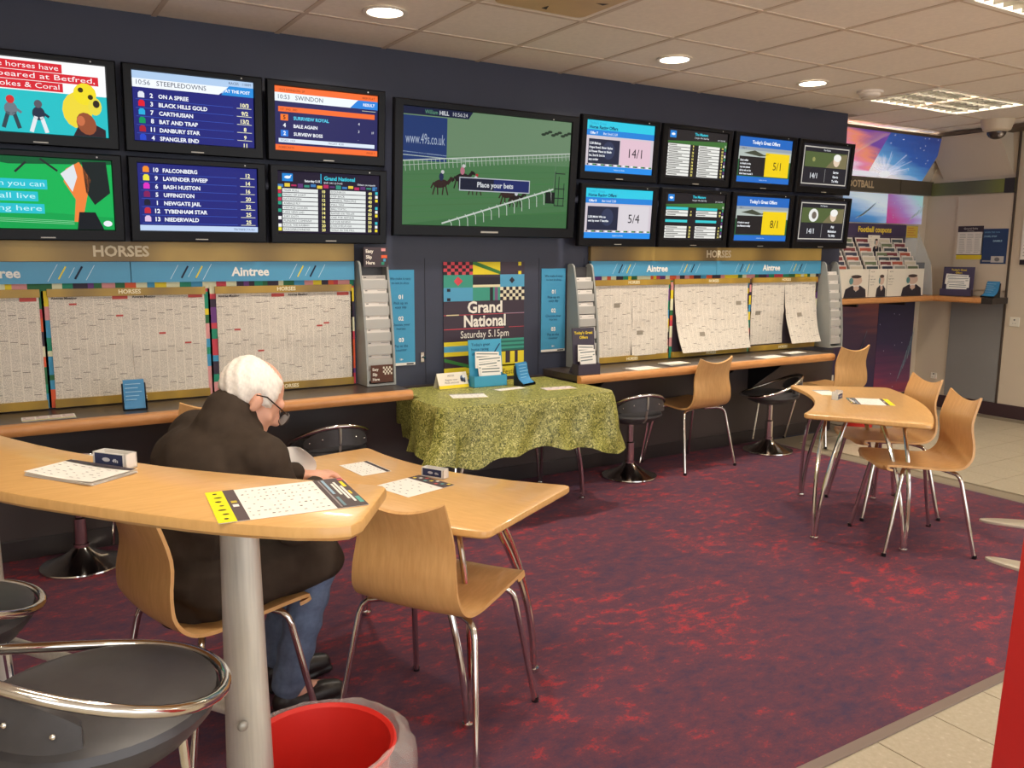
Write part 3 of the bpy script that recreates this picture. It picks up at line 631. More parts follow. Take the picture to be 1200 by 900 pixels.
def board(label, x0, x1, horses_x, seams, bays, seed):
    t = thing('race_notice_board', label, 'notice board')
    R = random.Random(seed)
    slab(t, 'backing', x0, x1, .735, 1.43, .0, .012, DKP)
    slab(t, 'gold_header', x0, x1, 1.434, 1.53, .0, .03, GOLD)
    pr = Print(1, .1, 100, 10); pr.text('HORSES', 50, 2.4, 5.2, (222, 208, 176), 'c', bold=True); pr.build('header_lettering', t, loc=(horses_x, -.0305, 1.485))
    edges = [x0]+seams+[x1]
    for a, b in zip(edges, edges[1:]):
        slab(t, 'blue_panel', a+.002, b-.002, 1.33, 1.432, .0, .034, BLUE)
        w = b-a; pr = Print(w, .102, w*100, 10.2); cx_ = w*50
        pr.text('Aintree', cx_, 2.9, 4.6, (232, 232, 226), 'c', bold=True)
        for s in (-1, 1):
            for k, (dx, col, wd, l) in enumerate(((22, (200, 220, 230), .25, 8), (26, (226, 208, 70), .7, 6), (30, (190, 215, 228), .25, 5), (33, (24, 34, 60), .9, 6), (38, (200, 220, 230), .25, 7))):
                xx = cx_+s*dx+(s > 0)*1; pr.line((xx-l*.28, 5-l*.5), (xx+l*.28, 5+l*.5), wd, col)
        pr.build('panel_print', t, loc=((a+b)/2, -.0345, 1.381))
    # colour-block border print
    pr = Print(x1-x0, .595, (x1-x0)*100, 59.5); W_ = (x1-x0)*100; x = 0
    while x < W_:
        w = R.uniform(2.5, 7); pr.rect(x, 55.5, min(W_, x+w), 59.5, R.choice(QC), 1); x += w
    gaps = [b[1] for b in bays]
    for g0, g1 in [(bays[i][1], bays[i+1][0]) for i in range(len(bays)-1)]+[(bays[-1][1], x1)]:
        for half in (0, 1):
            a = (g0-x0)*100+(g1-g0)*50*half-1; bq = a+(g1-g0)*50+1; z = 0
            while z < 56:
                h = R.uniform(2.5, 9); pr.rect(a, z, bq, min(56, z+h), R.choice(QC), 1.5); z += h
    pr.build('border_print', t, loc=((x0+x1)/2, -.0122, .735+.2975))
    for (a, b) in bays:
        slab(t, 'gold_strip', a-.005, b+.005, 1.266, 1.304, .012, .03, GOLD2); slab(t, 'gold_strip', a-.005, b+.005, .735, .775, .012, .03, GOLD2)
        for zz in (1.287, .754):
            pr = Print(.4, .03, 40, 3); pr.text('HORSES', 20, .5, 2.1, (236, 226, 190), 'c', bold=True); pr.build('strip_lettering', t, loc=((a+b)/2, -.0305, zz))
    return t
BAYL = [(-.46, .215), (.255, .965), (1.024, 1.762)]; BAYR = [(3.50, 4.167), (4.218, 4.98), (5.02, 5.765)]
board('long racing notice board behind the seated man, gold header and colour-block border', -.52, 1.785, .585, [.62], BAYL, 3)
board('long racing notice board over the right-hand counter, gold header and colour-block border', 3.455, 5.795, 4.64, [4.62], BAYR, 11)
def newspaper(label, x0, x1, z0, z1, seed, title='Aintree Meeting', loose=(0, 0), red=True):
    """double page clipped under the gold strip; loose=(left,right) how far each bottom edge swings out"""
    t = thing('newspaper', label, 'newspaper', (0, -.014, 0), 0, 'newspapers pinned on the racing boards'); R = random.Random(seed)
    xm = (x0+x1)/2
    for i, (a, b) in enumerate(((x0, xm), (xm, x1))):
        L = loose[i]; zb = z0
        def sh(u, v, a=a, b=b, L=L, i=i):
            zz = z1+(zb-z1)*v; taper = L*.35*v**2
            xx = a+(b-a)*u + (taper*(1-u)*.5 if i == 0 else -taper*u*.4)
            yy = -.0025-.003*math.sin(u*PI)-.004*math.exp(-((v-.5)/.03)**2)-L*v**2.2-.004*math.sin(v*9+seed+u*4)*v
            return (xx, yy, zz)
        pg = MB().grid(sh, 8, 16, .0006).build('page', NEWS, t, True)
        pr = Print(b-a, z1-z0, (b-a)*100, (z1-z0)*100); hh = (z1-z0)*100; ww = (b-a)*100
        pr.rect(0, hh-3.2, ww, hh, (224, 216, 202), 1)
        if title: pr.text(title, 1, hh-2.4, 1.2, (60, 54, 52), bold=True); pr.line((18, hh-2), (ww-1, hh-2), .25, (150, 144, 136))
        if red: pr.rect(ww-8, hh-2.8, ww-1, hh-1, (196, 84, 78), 2)
        k = 4.05; n = int(ww/k)
        for j in range(n):
            y = hh-R.uniform(5, 16)
            while y > 2:
                pr.rect(j*k+.4, y, j*k+k*.88, y+.28, (120, 112, 104), 1); y -= R.uniform(7, 20)
        if red:
            for j in range(2): xx, yy = R.randrange(n)*k, R.uniform(hh*.3, hh*.9); pr.rect(xx+.4, yy, xx+k*.9, yy+.9, (190, 80, 74), 2)
        else:
            xx, yy = R.randrange(max(1, n-2))*k, R.uniform(4, hh*.8); pr.rect(xx+.5, yy, xx+6, yy+3, (150, 142, 128), 2)
        def bend(x, y, z, a=a, b=b, sh=sh):
            u = (x+(b-a)/2)/(b-a); v = ((z1-z0)/2-z)/(z1-z0); p = sh(min(1, max(0, u)), min(1, max(0, v))); return (p[0], p[1]-.0012+y*.5, p[2])
        tag(pr.build('page_print', pg, bend=bend), kind='stuff')
    return t
newspaper('newspaper double page reaching out past the end of the long counter', *BAYL[0], .765, 1.275, 1)
newspaper('newspaper double page above the blue leaflet holder on the long counter', *BAYL[1], .765, 1.278, 2)
newspaper('newspaper double page behind the white-haired man, beside slip dispenser', *BAYL[2], .772, 1.272, 3)
newspaper('newspaper double page hanging flat beside the dark offers display', *BAYR[0], .772, 1.272, 4, None, (0, .01), False)
newspaper('newspaper double page with both bottom edges swinging loose above the chair', 4.225, 4.975, .775, 1.272, 5, None, (.09, .07), False)
newspaper('newspaper double page with one loose curling page beside the last dispenser', 5.025, 5.76, .785, 1.30, 6, None, (0, .10), False)

def poster(name, label, w, h, loc, draw, rot=0, base=(70, 150, 190), cat='poster', th=.004, rough=.4, group=None, tilt=0):
    t = thing(name, label, cat, loc, rot, group, tilt)
    MB().box(-w/2, w/2, -th, 0, -h/2, h/2).build('sheet', mat('ink_print_%02x%02x%02x' % base, c(*base), rough, spec=.3), t)
    pr = Print(w, h, 100, 100*h/w); draw(pr); pr.build('print', t, loc=(0, -th, 0)); return t
def d_easy(p):
    D = (20, 50, 84); h = p.sy
    p.text('We make it easy', 50, h*.9, 8, D, 'c', maxw=78); p.text('to bet in shop', 50, h*.855, 8, (30, 76, 110), 'c', maxw=62)
    for i, (n, a, b) in enumerate((('01', 'Pick up an', 'easy slip'), ('02', 'Choose your', 'horses'), ('03', 'Pay at the', 'counter'))):
        y = h*(.70-.225*i); p.text(n, 50, y, 14, (236, 236, 230), 'c', bold=True); p.text(a, 50, y-h*.055, 9, D, 'c', maxw=70); p.text(b, 50, y-h*.098, 9, D, 'c', maxw=60)
    p.text('18+', 50, h*.055, 6, (230, 230, 226), 'c', bold=True); p.rect(0, 0, 100, h*.028, (226, 222, 214), 2); p.rect(68, h*.006, 94, h*.02, (30, 34, 50), 3)
poster('betting_guide_poster', 'blue easy slip poster beside the dispenser with the Easy Slip Here sign', .178, .565, (2.078, -.002, 1.10), d_easy, group='blue betting guide posters')
poster('betting_guide_poster', 'blue easy slip poster beside the dispenser behind the dark offers display', .19, .545, (3.172, -.002, 1.112), d_easy, group='blue betting guide posters')
def d_gn(p):
    P_, Y_, G_, T_, B_, D_, K_ = (206, 76, 88), (226, 206, 50), (60, 122, 62), (64, 150, 132), (84, 158, 196), (62, 50, 62), (44, 40, 50)
    h = p.sy; z = lambda py: h-(py-307)*h/140.4
    r = lambda a, y1, b, y0, col, L=2: p.rect(a, z(y0), b, z(y1), col, L)
    r(0, 307, 35, 322, P_)
    for i in range(8):
        for j in range(4):
            if (i+j) % 2: r(i*4.4, 307+j*3.8, i*4.4+4.4, 310.8+j*3.8, K_, 3)
    r(35, 307, 69, 322, Y_); p.poly([(35, z(310)), (35, z(307)), (40, z(307)), (69, z(318)), (69, z(322))], G_, 3); r(69, 307, 100, 322, D_); r(92, 307, 96, 311.5, Y_, 3); r(92, 318, 96, 322, Y_, 3)
    r(0, 322, 35, 337, T_); p.poly([(17, z(324)), (12, z(329.5)), (17, z(335)), (23, z(329.5))], P_, 3); r(35, 325, 69, 334, K_); r(35, 334, 69, 337, (226, 216, 180)); r(69, 322, 100, 337, B_); p.poly([(84, z(325)), (80.5, z(329)), (84, z(333)), (87.5, z(329))], K_, 3)
    r(0, 337, 35, 353, B_); r(4, 338, 8, 341.5, K_, 3); r(4, 349, 8, 352.5, K_, 3); r(35, 337, 69, 353, T_); r(56, 337, 60, 353, K_, 3); r(62, 337, 66, 353, (120, 90, 130), 3); r(69, 337, 100, 353, (226, 220, 190))
    for i in range(8):
        for j in range(4):
            if (i+j) % 2: r(69+i*3.9, 337+j*4, 72.9+i*3.9, 341+j*4, K_, 3)
    W_ = (236, 232, 222)
    p.text('Grand', 50, z(367), 12.5, W_, 'c', bold=True); p.text('National', 50, z(383.5), 12.5, W_, 'c', bold=True, maxw=52); p.text('Saturday 5.15pm', 50, z(397), 8, W_, 'c', maxw=60)
    r(0, 369, 100, 369.6, P_); r(3, 368.6, 18, 369.8, (226, 210, 170), 3); r(0, 385.5, 74, 386.4, P_); r(80, 385.7, 100, 386.2, P_); r(74, 368.6, 100, 369.4, (150, 130, 150), 3)
    r(0, 401, 32, 406, Y_); r(0, 406, 32, 413, B_); r(0, 413, 32, 418, Y_); r(0, 418, 32, 432, D_); p.poly([(0, z(420)), (32, z(430)), (32, z(434)), (0, z(424))], G_, 3)
    for i in range(3): r(68, 400+i*5, 100, 402.6+i*5, T_); r(68, 402.6+i*5, 100, 405+i*5, (46, 104, 96))
    r(68, 416, 100, 434, Y_); r(76, 416, 82, 430, D_, 3); r(88, 416, 92, 430, D_, 3); r(0, 432, 100, 447, Y_); p.text('The Grand National Festival', 50, z(444), 6, (80, 70, 30), 'c', maxw=90)
poster('festival_poster', 'dark Grand National poster with bright quilt patterns above the green cloth', .581, .73, (2.652, -.002, 1.063), d_gn, 0, (62, 50, 62))
t = thing('wall_latch', 'small steel latch on the navy wall beside the easy slip poster', 'latch', (2.215, 0, .86))
MB().bbox(-.012, .012, -.03, .03, 0, .012, .003).build('plate', M_CHROME, t, rot=(PI/2, 0, 0)); MB().tube([(0, -.012, 0), (.006, -.028, 0)], .007, 8).build('knob', M_CHROME, t, True)

# ------------------------------------------------------------------ slip dispensers
def dispenser(label, x, y, z, w, h, n, seed, sign=None):
    t = thing('slip_dispenser', label, 'dispenser', (x, y, z), 0, 'betting slip dispensers'); R = random.Random(seed)
    fy = lambda v: -(.155-.085*v**1.8)                       # front profile over height share v
    prof = [(0, 0)]+[(fy(i/10), h*i/10) for i in range(11)]
    prof += [(-.062, h*1.02), (-.045, h*1.035), (-.02, h*1.035), (0, h*1.02)]
    for s in (-1, 1):
        b = MB(); xa, xb = (s*w/2-.006, s*w/2+.006); n_ = len(prof)
        b.add([(xa, p[0], p[1]) for p in prof]+[(xb, p[0], p[1]) for p in prof], [list(range(n_)), [n_+i for i in range(n_)][::-1]]+[(i, n_+i, n_+(i+1) % n_, (i+1) % n_) for i in range(n_)])
        b.build('side_panel', M_DISP, t)
    MB().box(-w/2, w/2, -.012, 0, .0, h).build('back_panel', mat('dispenser_back', c(70, 68, 70), .5), t)
    MB().box(-w/2, w/2, fy(0), 0, 0, .012).build('base', M_DISP, t)
    for k in range(n):
        z0 = .03+k*(h-.09)/n; v = z0/h; yy = fy(v)+.012
        b = MB(); b.box(-w/2+.008, w/2-.008, yy, yy+.003, z0, z0+.05); b.box(-w/2+.008, w/2-.008, yy+.003, -.012, z0, z0+.003)
        b.build('pocket', mat('pocket_grey', c(176, 174, 168), .3), t)
        lean = R.uniform(.0, .008)
        q = MB(); q.add([(-w/2+.012, yy+.006, z0+.004), (w/2-.012, yy+.006, z0+.004), (w/2-.012, yy+.012+lean, z0+.076), (-w/2+.012, yy+.012+lean, z0+.076)], [(0, 1, 2, 3)])
        q.add([(-w/2+.012, yy+.011, z0+.004), (w/2-.012, yy+.011, z0+.004), (w/2-.012, yy+.017+lean, z0+.074), (-w/2+.012, yy+.017+lean, z0+.074)], [(3, 2, 1, 0)])
        sl = q.build('betting_slips', mat('slip_white', c(222, 216, 208), .6), t)
        pr = Print(w-.03, .02, 100, 15); pr.rect(4, 9, 14, 12, (80, 76, 76), 1); pr.rect(60, 10, 94, 12, (150, 146, 142), 1); pr.build('slip_print', sl, loc=(0, yy+.0085+lean*.6, z0+.06), rot=(-.1, 0, 0))
    if sign:
        MB().box(-w/2+.01, w/2-.01, -.105, -.098, h-.01, h+.1).build('sign_card', mat('plum_card', c(58, 46, 52), .5), t)
        pr = Print(w-.02, .11, 100, 75)
        for i, s in enumerate(('Easy', 'Slip', 'Here')): pr.text(s, 8, 54-i*22, 13, (232, 226, 214), bold=True)
        for i in range(5): pr.rect(72+(i % 2)*8, 8+i*13, 84+(i % 3)*6, 19+i*13, QC[(i*3+2) % 10], 1)
        pr.build('sign_print', t, loc=(0, -.1055, h+.045))
        pr = Print(w-.03, .1, 100, 70); pr.rect(0, 0, 100, 70, (92, 58, 46), .5)
        for i, s in enumerate(('Easy', 'Slip', 'Here')): pr.text(s, 8, 48-i*20, 11, (232, 226, 214), bold=True)
        for i in range(6):
            for j in range(4):
                if (i+j) % 2: pr.rect(55+i*7, 30+j*8, 62+i*7, 38+j*8, (220, 214, 196), 1)
        pr.build('foot_print', t, loc=(0, fy(.06)-.004, .07))
    return t
dispenser('grey slip dispenser topped with an Easy Slip Here sign', 1.885, -.002, .732, .165, .68, 8, 1, True)
dispenser('grey slip dispenser half hidden by the dark offers display', 3.365, -.002, .732, .15, .66, 7, 2)
dispenser('grey slip dispenser at the end of the right-hand racing board', 5.885, -.002, .732, .15, .67, 8, 3)

# ------------------------------------------------------------------ counters
def counter(label, x0, x1, yf, brackets):
    t = thing('wall_counter', label, 'counter', (0, 0, 0), 0, 'wall counters')
    MB().box(x0, x1, yf+.045, -.001, .69, .728).build('top_board', M_DARKTOP, t)
    prof = [(yf+.045, .676), (yf+.012, .676), (yf+.003, .684), (yf, .7), (yf+.003, .717), (yf+.012, .727), (yf+.045, .7292)]
    b = MB(); n = len(prof); b.add([(x, p[0], p[1]) for x in (x0, x1) for p in prof], [list(range(n))[::-1], [n+i for i in range(n)]]+[(i, i+1, n+i+1, n+i) for i in range(n-1)]+[(n-1, 0, n, 2*n-1)])
    b.build('front_edge', M_OAK, t, True)
    for x in brackets:
        b = MB(); b.add([(x-.01, -.002, .689), (x-.01, yf+.06, .689), (x-.01, -.002, .42), (x+.01, -.002, .689), (x+.01, yf+.06, .689), (x+.01, -.002, .42)], [(0, 2, 1), (3, 4, 5), (0, 1, 4, 3), (1, 2, 5, 4), (2, 0, 3, 5)])
        b.build('bracket', M_BLACK, t)
counter('long wood-edged wall counter behind the seated man', -2.3, 1.975, -.385, (-1.2, -.1, 1.1))
counter('wood-edged wall counter under the right-hand racing board', 3.10, 5.53, -.425, (3.35, 4.55, 5.05))
# ------------------------------------------------------------------ chairs
def catmull(P, n):
    out = []; P = [P[0]]+P+[P[-1]]
    for i in range(1, len(P)-2):
        for k in range(n):
            t = k/n; a, b, c_, d = [Vector(q) for q in P[i-1:i+3]]
            out.append(.5*((2*b)+(c_-a)*t+(2*a-5*b+4*c_-d)*t*t+(3*b-a-3*c_+d)*t**3))
    return out+[Vector(P[-2])]
def make_chair():
    t = thing('cafe_chair', 'x', 'chair', (0, 0, 0), 0, 'beech shell chairs')
    prof = catmull([(.214, .433), (.204, .441), (.16, .446), (.0, .436), (-.11, .428), (-.18, .440), (-.222, .488), (-.228, .56), (-.218, .66), (-.254, .79)], 4)
    hw = lambda v: [.185, .192, .197, .2, .197, .193, .188, .18, .168, .158][min(9, int(v*9))]*(1-(v*9 % 1))+[.185, .192, .197, .2, .197, .193, .188, .18, .168, .158][min(9, int(v*9)+1)]*(v*9 % 1)
    N = len(prof)-1
    def fn(u, v):
        k = v*N; i = min(N-1, int(k)); p = prof[i].lerp(prof[i+1], k-i); s = (u-.5)*2
        dish = .010*(1-s*s)*(1 if v < .5 else 1)
        z = p.y; y = p.x
        if v < .5: z -= dish*.8
        else: y -= dish*1.6
        if v > .9: z -= .040*(1-s*s)*((v-.9)/.1)          # dipped top edge between two horns
        if v < .16: y -= .05*abs(s)**4*(1-v/.16)
        return (s*hw(v), y, z)
    MB().grid(fn, 12, N, .011).build('plywood_shell', M_PLY, t, True)
    R_ = .0105
    for s in (-1, 1):
        rear = [(s*.06, -.10, .414), (s*.15, -.13, .414), (s*.182, -.148, .41), (s*.198, -.158, .395), (s*.206, -.165, .37), (s*.25, -.235, .0)]
        front = [(s*.06, .05, .42), (s*.14, .095, .42), (s*.172, .112, .416), (s*.188, .122, .40), (s*.195, .128, .375), (s*.235, .2, .0)]
        for P in (rear, front):
            lg = MB().tube(P, R_, 10).build('leg', M_CHROME, t, True)
            MB().lathe([(0, 0), (.012, 0), (.012, .018), (0, .018)], 10, P[-1][0], P[-1][1]).build('foot_cap', M_BLACK, lg)
    for s in (-1, 1): MB().tube([(s*.08, -.11, .415), (s*.08, .06, .419)], .010, 8).build('seat_rail', M_CHROME, t, True)
    MB().box(-.1, .1, -.09, .06, .418, .423).build('mount_plate', M_BLACK, t)
    return t
def rzf(fx, fy): return math.atan2(fy, fx)-PI/2
CH = make_chair(); used = False
for (x, y, fx, fy, lab) in (
        (1.168, -2.30, .85, .526, 'beech shell chair standing empty at the table nearest the red bin'),
        (.535, -2.045, .97, .25, 'beech shell chair the white-haired man sits on'),
        (4.0, -2.07, -.83, .56, 'beech shell chair at the far table, nearer the steel pedestal feet'),
        (4.39, -1.63, -.88, .48, 'beech shell chair at the far table, between its neighbour chair and the alcove'),
        (4.17, -.25, -.05, 1, 'beech shell chair pushed under the counter below the loose newspaper'),
        (5.68, -.25, .05, 1, 'beech shell chair at the end of the counter before the alcove'),
        (.885, -.255, 0, 1, 'beech shell chair pushed under the counter behind the seated man')):
    place(CH, used, (x, y, 0), rzf(fx, fy), lab); used = True

# ------------------------------------------------------------------ stools
def make_stool(h, deep=1):
    t = thing('bar_stool', 'x', 'stool', (0, 0, 0), 0, 'chrome and charcoal stools')
    MB().lathe([(0, .0), (.182, 0), (.186, .006), (.184, .012), (.15, .022), (.09, .05), (.05, .078), (.034, .095), (.034, .11)], 36).build('base', M_CHROME, t, True)
    MB().lathe([(.03, .105), (.03, h*.72), (.026, h*.73), (.022, h*.74), (.022, h+.09-.1*deep)], 20).build('column', M_CHROME, t, True)
    MB().tube([(.16, .05, h+.06), (.155, .06, h-.04), (.13, .09, .06)], .008, 8).build('strut', M_CHROME, t, True)
    dz = lambda z: h+.104-(.104-z)*deep
    MB().lathe([(0, dz(-.01)), (.075, dz(-.008)), (.12, dz(.012)), (.168, dz(.05)), (.199, dz(.085)), (.207, h+.104), (.202, h+.118), (.165, h+.132), (.08, h+.138), (0, h+.139)], 36).build('seat', M_LEATHER, t, True)
    zz = lambda q: h+.106+.155*(.5-.5*math.sin(q))**1.7          # q = PI/2 is the front
    rr = .216
    MB().tube([(rr*math.cos(2*PI*k/40), rr*math.sin(2*PI*k/40)*1.02, zz(2*PI*k/40)) for k in range(40)], .0105, 10, True).build('rim_rail', M_CHROME, t, True)
    def pad(u, v):
        a = -PI/2+(u-.5)*2*math.radians(52); e = abs(u-.5)*2; top = zz(a)-.014-.02*e**5; hh = .088*(1-.62*e**4)
        return ((rr+.004-.004*v)*math.cos(a), (rr+.004-.004*v)*math.sin(a)*1.02, top-hh*(1-v))
    b = MB(); b.grid(lambda u, v: pad(u, v), 30, 8, .024); pd = b.build('backrest', M_LEATHER, t, True)
    for a in (-24, 24, -42, 42):
        q = -PI/2+math.radians(a); MB().ball(((rr+.005)*math.cos(q), (rr+.005)*math.sin(q)*1.02, zz(q)-.055), .0055, 8, 6).build('stud', M_CHROME, pd, True)
    for a in (0,):
        q = -PI/2+math.radians(a); cq, sq = math.cos(q), math.sin(q)
        MB().tube([((rr+.004)*cq, (rr+.004)*sq*1.02, zz(q)-.01), ((rr+.006)*cq, (rr+.006)*sq*1.02, zz(q)-.06), (.204*cq, .204*sq, h+.1), (.17*cq, .17*sq, h+.108-.06*deep)], .007, 6).build('bracket', M_SATIN, t, True)
    return t
ST = make_stool(.325, .55); used = False
for (x, y, fx, fy, lab) in (
        (.30, -.235, .15, 1, 'low charcoal stool under the long counter, its chrome rail seen over the tall table'),
        (1.53, -.235, .05, 1, 'low charcoal stool under the long counter beside the seated man'),
        (3.60, -.31, .2, 1, 'low charcoal stool beside the grass-print cloth'),
        (4.99, -.28, -.8, .6, 'low charcoal stool with raised rail before the counter, near the far table')):
    place(ST, used, (x, y, 0), rzf(fx, fy), lab); used = True
S2 = make_stool(.585); place(S2, False, (.114, -3.008, 0), rzf(.88, .47), 'tall charcoal stool with chrome ring in front of the curved tall table')
S3 = make_stool(.53); place(S3, False, (-.155, -2.30, 0), rzf(.8, .55), 'charcoal stool tucked beside the post under the curved tall table')

# ------------------------------------------------------------------ tables
TZ = .68
def arc(p, q, sag, n):
    """points from p to q bulging by sag to the left of the direction"""
    p, q = Vector(p), Vector(q); d = q-p; L = d.length; d.normalize(); nrm = Vector((-d.y, d.x))
    return [p+(q-p)*(i/n)+nrm*sag*(1-(2*i/n-1)**2) for i in range(n+1)]
def round_corners(P, r, corners):
    out = []
    for i, p in enumerate(P):
        if i in corners:
            a = (Vector(P[i-1])-Vector(p)); b = (Vector(P[(i+1) % len(P)])-Vector(p)); la = min(r, a.length*.9); lb = min(r, b.length*.9)
            A = Vector(p)+a.normalized()*la; B = Vector(p)+b.normalized()*lb
            out += [(1-t)**2*A+2*t*(1-t)*Vector(p)+t*t*B for t in (0, .25, .5, .75, 1)]
        else: out.append(Vector(p))
    return out
def make_leaf_table():
    t = thing('leaf_table', 'x', 'table', (0, 0, 0), 0, 'small leaf-shaped tables')
    conc = arc((0, 0), (.99, 0), .10, 14); conv = arc((1.13, .58), (-.06, .58), -.085, 14)
    P = conc+conv; P = round_corners(P, .035, {0, 14, 15, 29})
    P = [(p.x, p.y) for p in P]
    MB().prism(P, TZ-.025, TZ, .005, .006).build('table_top', M_BEECH, t, True)
    cx_, cy_ = .53, .34
    for (fx, fy) in ((.09, .10), (.92, .10), (1.0, .52), (.06, .52)):
        d = Vector((cx_-fx, cy_-fy)); d.normalize(); n = Vector((-d.y, d.x))
        lg = None
        for s in (-1, 1):
            pts = []
            for i in range(11):
                u = i/10; k = .19*u**2.2; w_ = s*(.006+.055*u**1.3)
                pts.append((fx+d.x*k+n.x*w_, fy+d.y*k+n.y*w_, .004+(TZ-.03)*u))
            MB().tube(pts, .0105, 9).build('leg_tube', M_CHROME, t, True)
        MB().lathe([(0, 0), (.02, 0), (.02, .014), (0, .016)], 12, fx, fy).build('foot', M_CHROME, t, True)
        MB().lathe([(0, TZ-.032), (.07, TZ-.032), (.07, TZ-.026), (0, TZ-.026)], 16, fx+d.x*.18, fy+d.y*.18).build('leg_plate', M_SATIN, t)
    return t
LT = make_leaf_table()
place(LT, False, (1.699, -2.261, 0), math.atan2(.919, -.394), 'leaf-shaped beech table the white-haired man sits at')
place(LT, True, (4.21, -1.093, 0), math.atan2(-.694, -.721), 'leaf-shaped beech table with two chairs, standing nearer the alcove')
place(LT, True, (3.06, -.06, 0), PI, 'leaf-shaped table hidden under the grass-print cloth').scale = (.93, 1, 1)

# tall curved table on steel posts
def tall_table(label, outline, posts, feet, rail, top=.98, posth=.955):
    t = thing('tall_curved_table', label, 'table', (0, 0, 0), 0, 'tall curved tables')
    A = sum(outline[i-1][0]*outline[i][1]-outline[i][0]*outline[i-1][1] for i in range(len(outline)))
    if A < 0: outline = outline[::-1]
    MB().prism(outline, top-.03, top, .006, .008).build('table_top', M_BEECH, t, True)
    for (x, y, a), (fdx, fdy, L) in zip(posts, feet):
        b = MB(); ring = []
        for z, w_ in ((.012, .06), (.3, .054), (.6, .047), (posth, .04)):
            ring.append([(x+math.cos(a)*w_*math.cos(q)-math.sin(a)*.028*math.sin(q), y+math.sin(a)*w_*math.cos(q)+math.cos(a)*.028*math.sin(q), z) for q in [2*PI*k/20 for k in range(20)]])
        b.add([p for r in ring for p in r], [(i*20+k, i*20+(k+1) % 20, (i+1)*20+(k+1) % 20, (i+1)*20+k) for i in range(3) for k in range(20)]); b.build('post', M_BRUSH, t, True)
        al = math.atan2(fdy, fdx)
        pts = [(x+math.cos(al)*L*math.cos(q)-math.sin(al)*.075*math.sin(q), y+math.sin(al)*L*math.cos(q)+math.cos(al)*.075*math.sin(q)) for q in [2*PI*k/32 for k in range(32)]]
        MB().prism(pts, .0, .014, .004, 0).build('foot_plate', mat('pale_steel_plate', c(206, 196, 176), .4, .35), t, True)
        MB().box(x-.09, x+.09, y-.05, y+.05, posth-.004, top-.029).build('top_plate', M_SATIN, t)
    if rail:
        (x0, y0, _), (x1, y1, _) = posts[:2]; d = Vector((x1-x0, y1-y0)).normalized()
        MB().tube([(x0+d.x*.03, y0+d.y*.03, rail), (x1-d.x*.03, y1-d.y*.03, rail)], .016, 12).build('foot_rail', M_BRUSH, t, True)
        for (x, y, a) in posts: MB().ball((x-.005-.024*math.sin(a)*-1, y-.03, rail-.01), (.012, .008, .012), 10, 8).build('bolt', M_SATIN, t, True)
    return t
far = [(.709, -2.912), (.645, -2.842), (.505, -2.694), (.33, -2.485), (.145, -2.187), (.006, -1.89), (-.07, -1.66), (-.105, -1.50)]
frt = [(-.32, -1.53), (-.30, -1.72), (-.235, -2.0), (-.13, -2.29), (-.004, -2.535), (.107, -2.694), (.211, -2.833), (.333, -2.978), (.455, -3.09), (.515, -3.128), (.548, -3.136), (.578, -3.118), (.694, -2.954), (.708, -2.932)]
fs = catmull(far, 3); fr = catmull(frt[:9], 3)
out = [(p.x, p.y) for p in fs]+[(p.x, p.y) for p in fr]+frt[9:]
tall_table('tall curved beech table on broad steel posts with the stools and calendar sheet', out, [(.417, -2.83, -.62), (-.05, -2.12, -.9)], [(.25, .97, .26), (.86, .51, .34)], .49)
pl = [(5.36, -2.2), (5.13, -2.36), (4.86, -2.55), (4.52, -2.78), (4.2, -2.96), (3.98, -3.05)]
o1 = []; o2 = []
for i, p in enumerate(pl):
    d = Vector(pl[min(i+1, len(pl)-1)])-Vector(pl[max(i-1, 0)]); d.normalize(); n = Vector((-d.y, d.x)); o1.append((p[0]+n.x*.15, p[1]+n.y*.15)); o2.append((p[0]-n.x*.15, p[1]-n.y*.15))
tall_table('tall curved table with oval foot plates beside the far table chairs', o1+o2[::-1], [(4.92, -2.40, -.7), (4.18, -2.84, -.3)], [(-.62, .78, .40), (-.2, .98, .41)], .49)

# red cabinet at the edge of the view
t = thing('red_cabinet', 'glossy red cabinet standing on the tiles beyond the carpet edge', 'cabinet', (1.733, -3.717, 0), -.5)
b = MB().bbox(0, .5, -.45, 0, .08, 1.25, .008); b.v = [(x+max(0, z-.08)*.025, y-max(0, z-.08)*.02, z) for x, y, z in b.v]
b.build('body', mat('gloss_red_panel', c(198, 44, 42), .3), t, True)
MB().box(.02, .48, -.43, -.02, -.003, .08).build('plinth', M_BLACK, t); MB().bbox(.025, .535, -.478, -.02, 1.25, 1.28, .006).build('lid', M_BLACK, t, True)

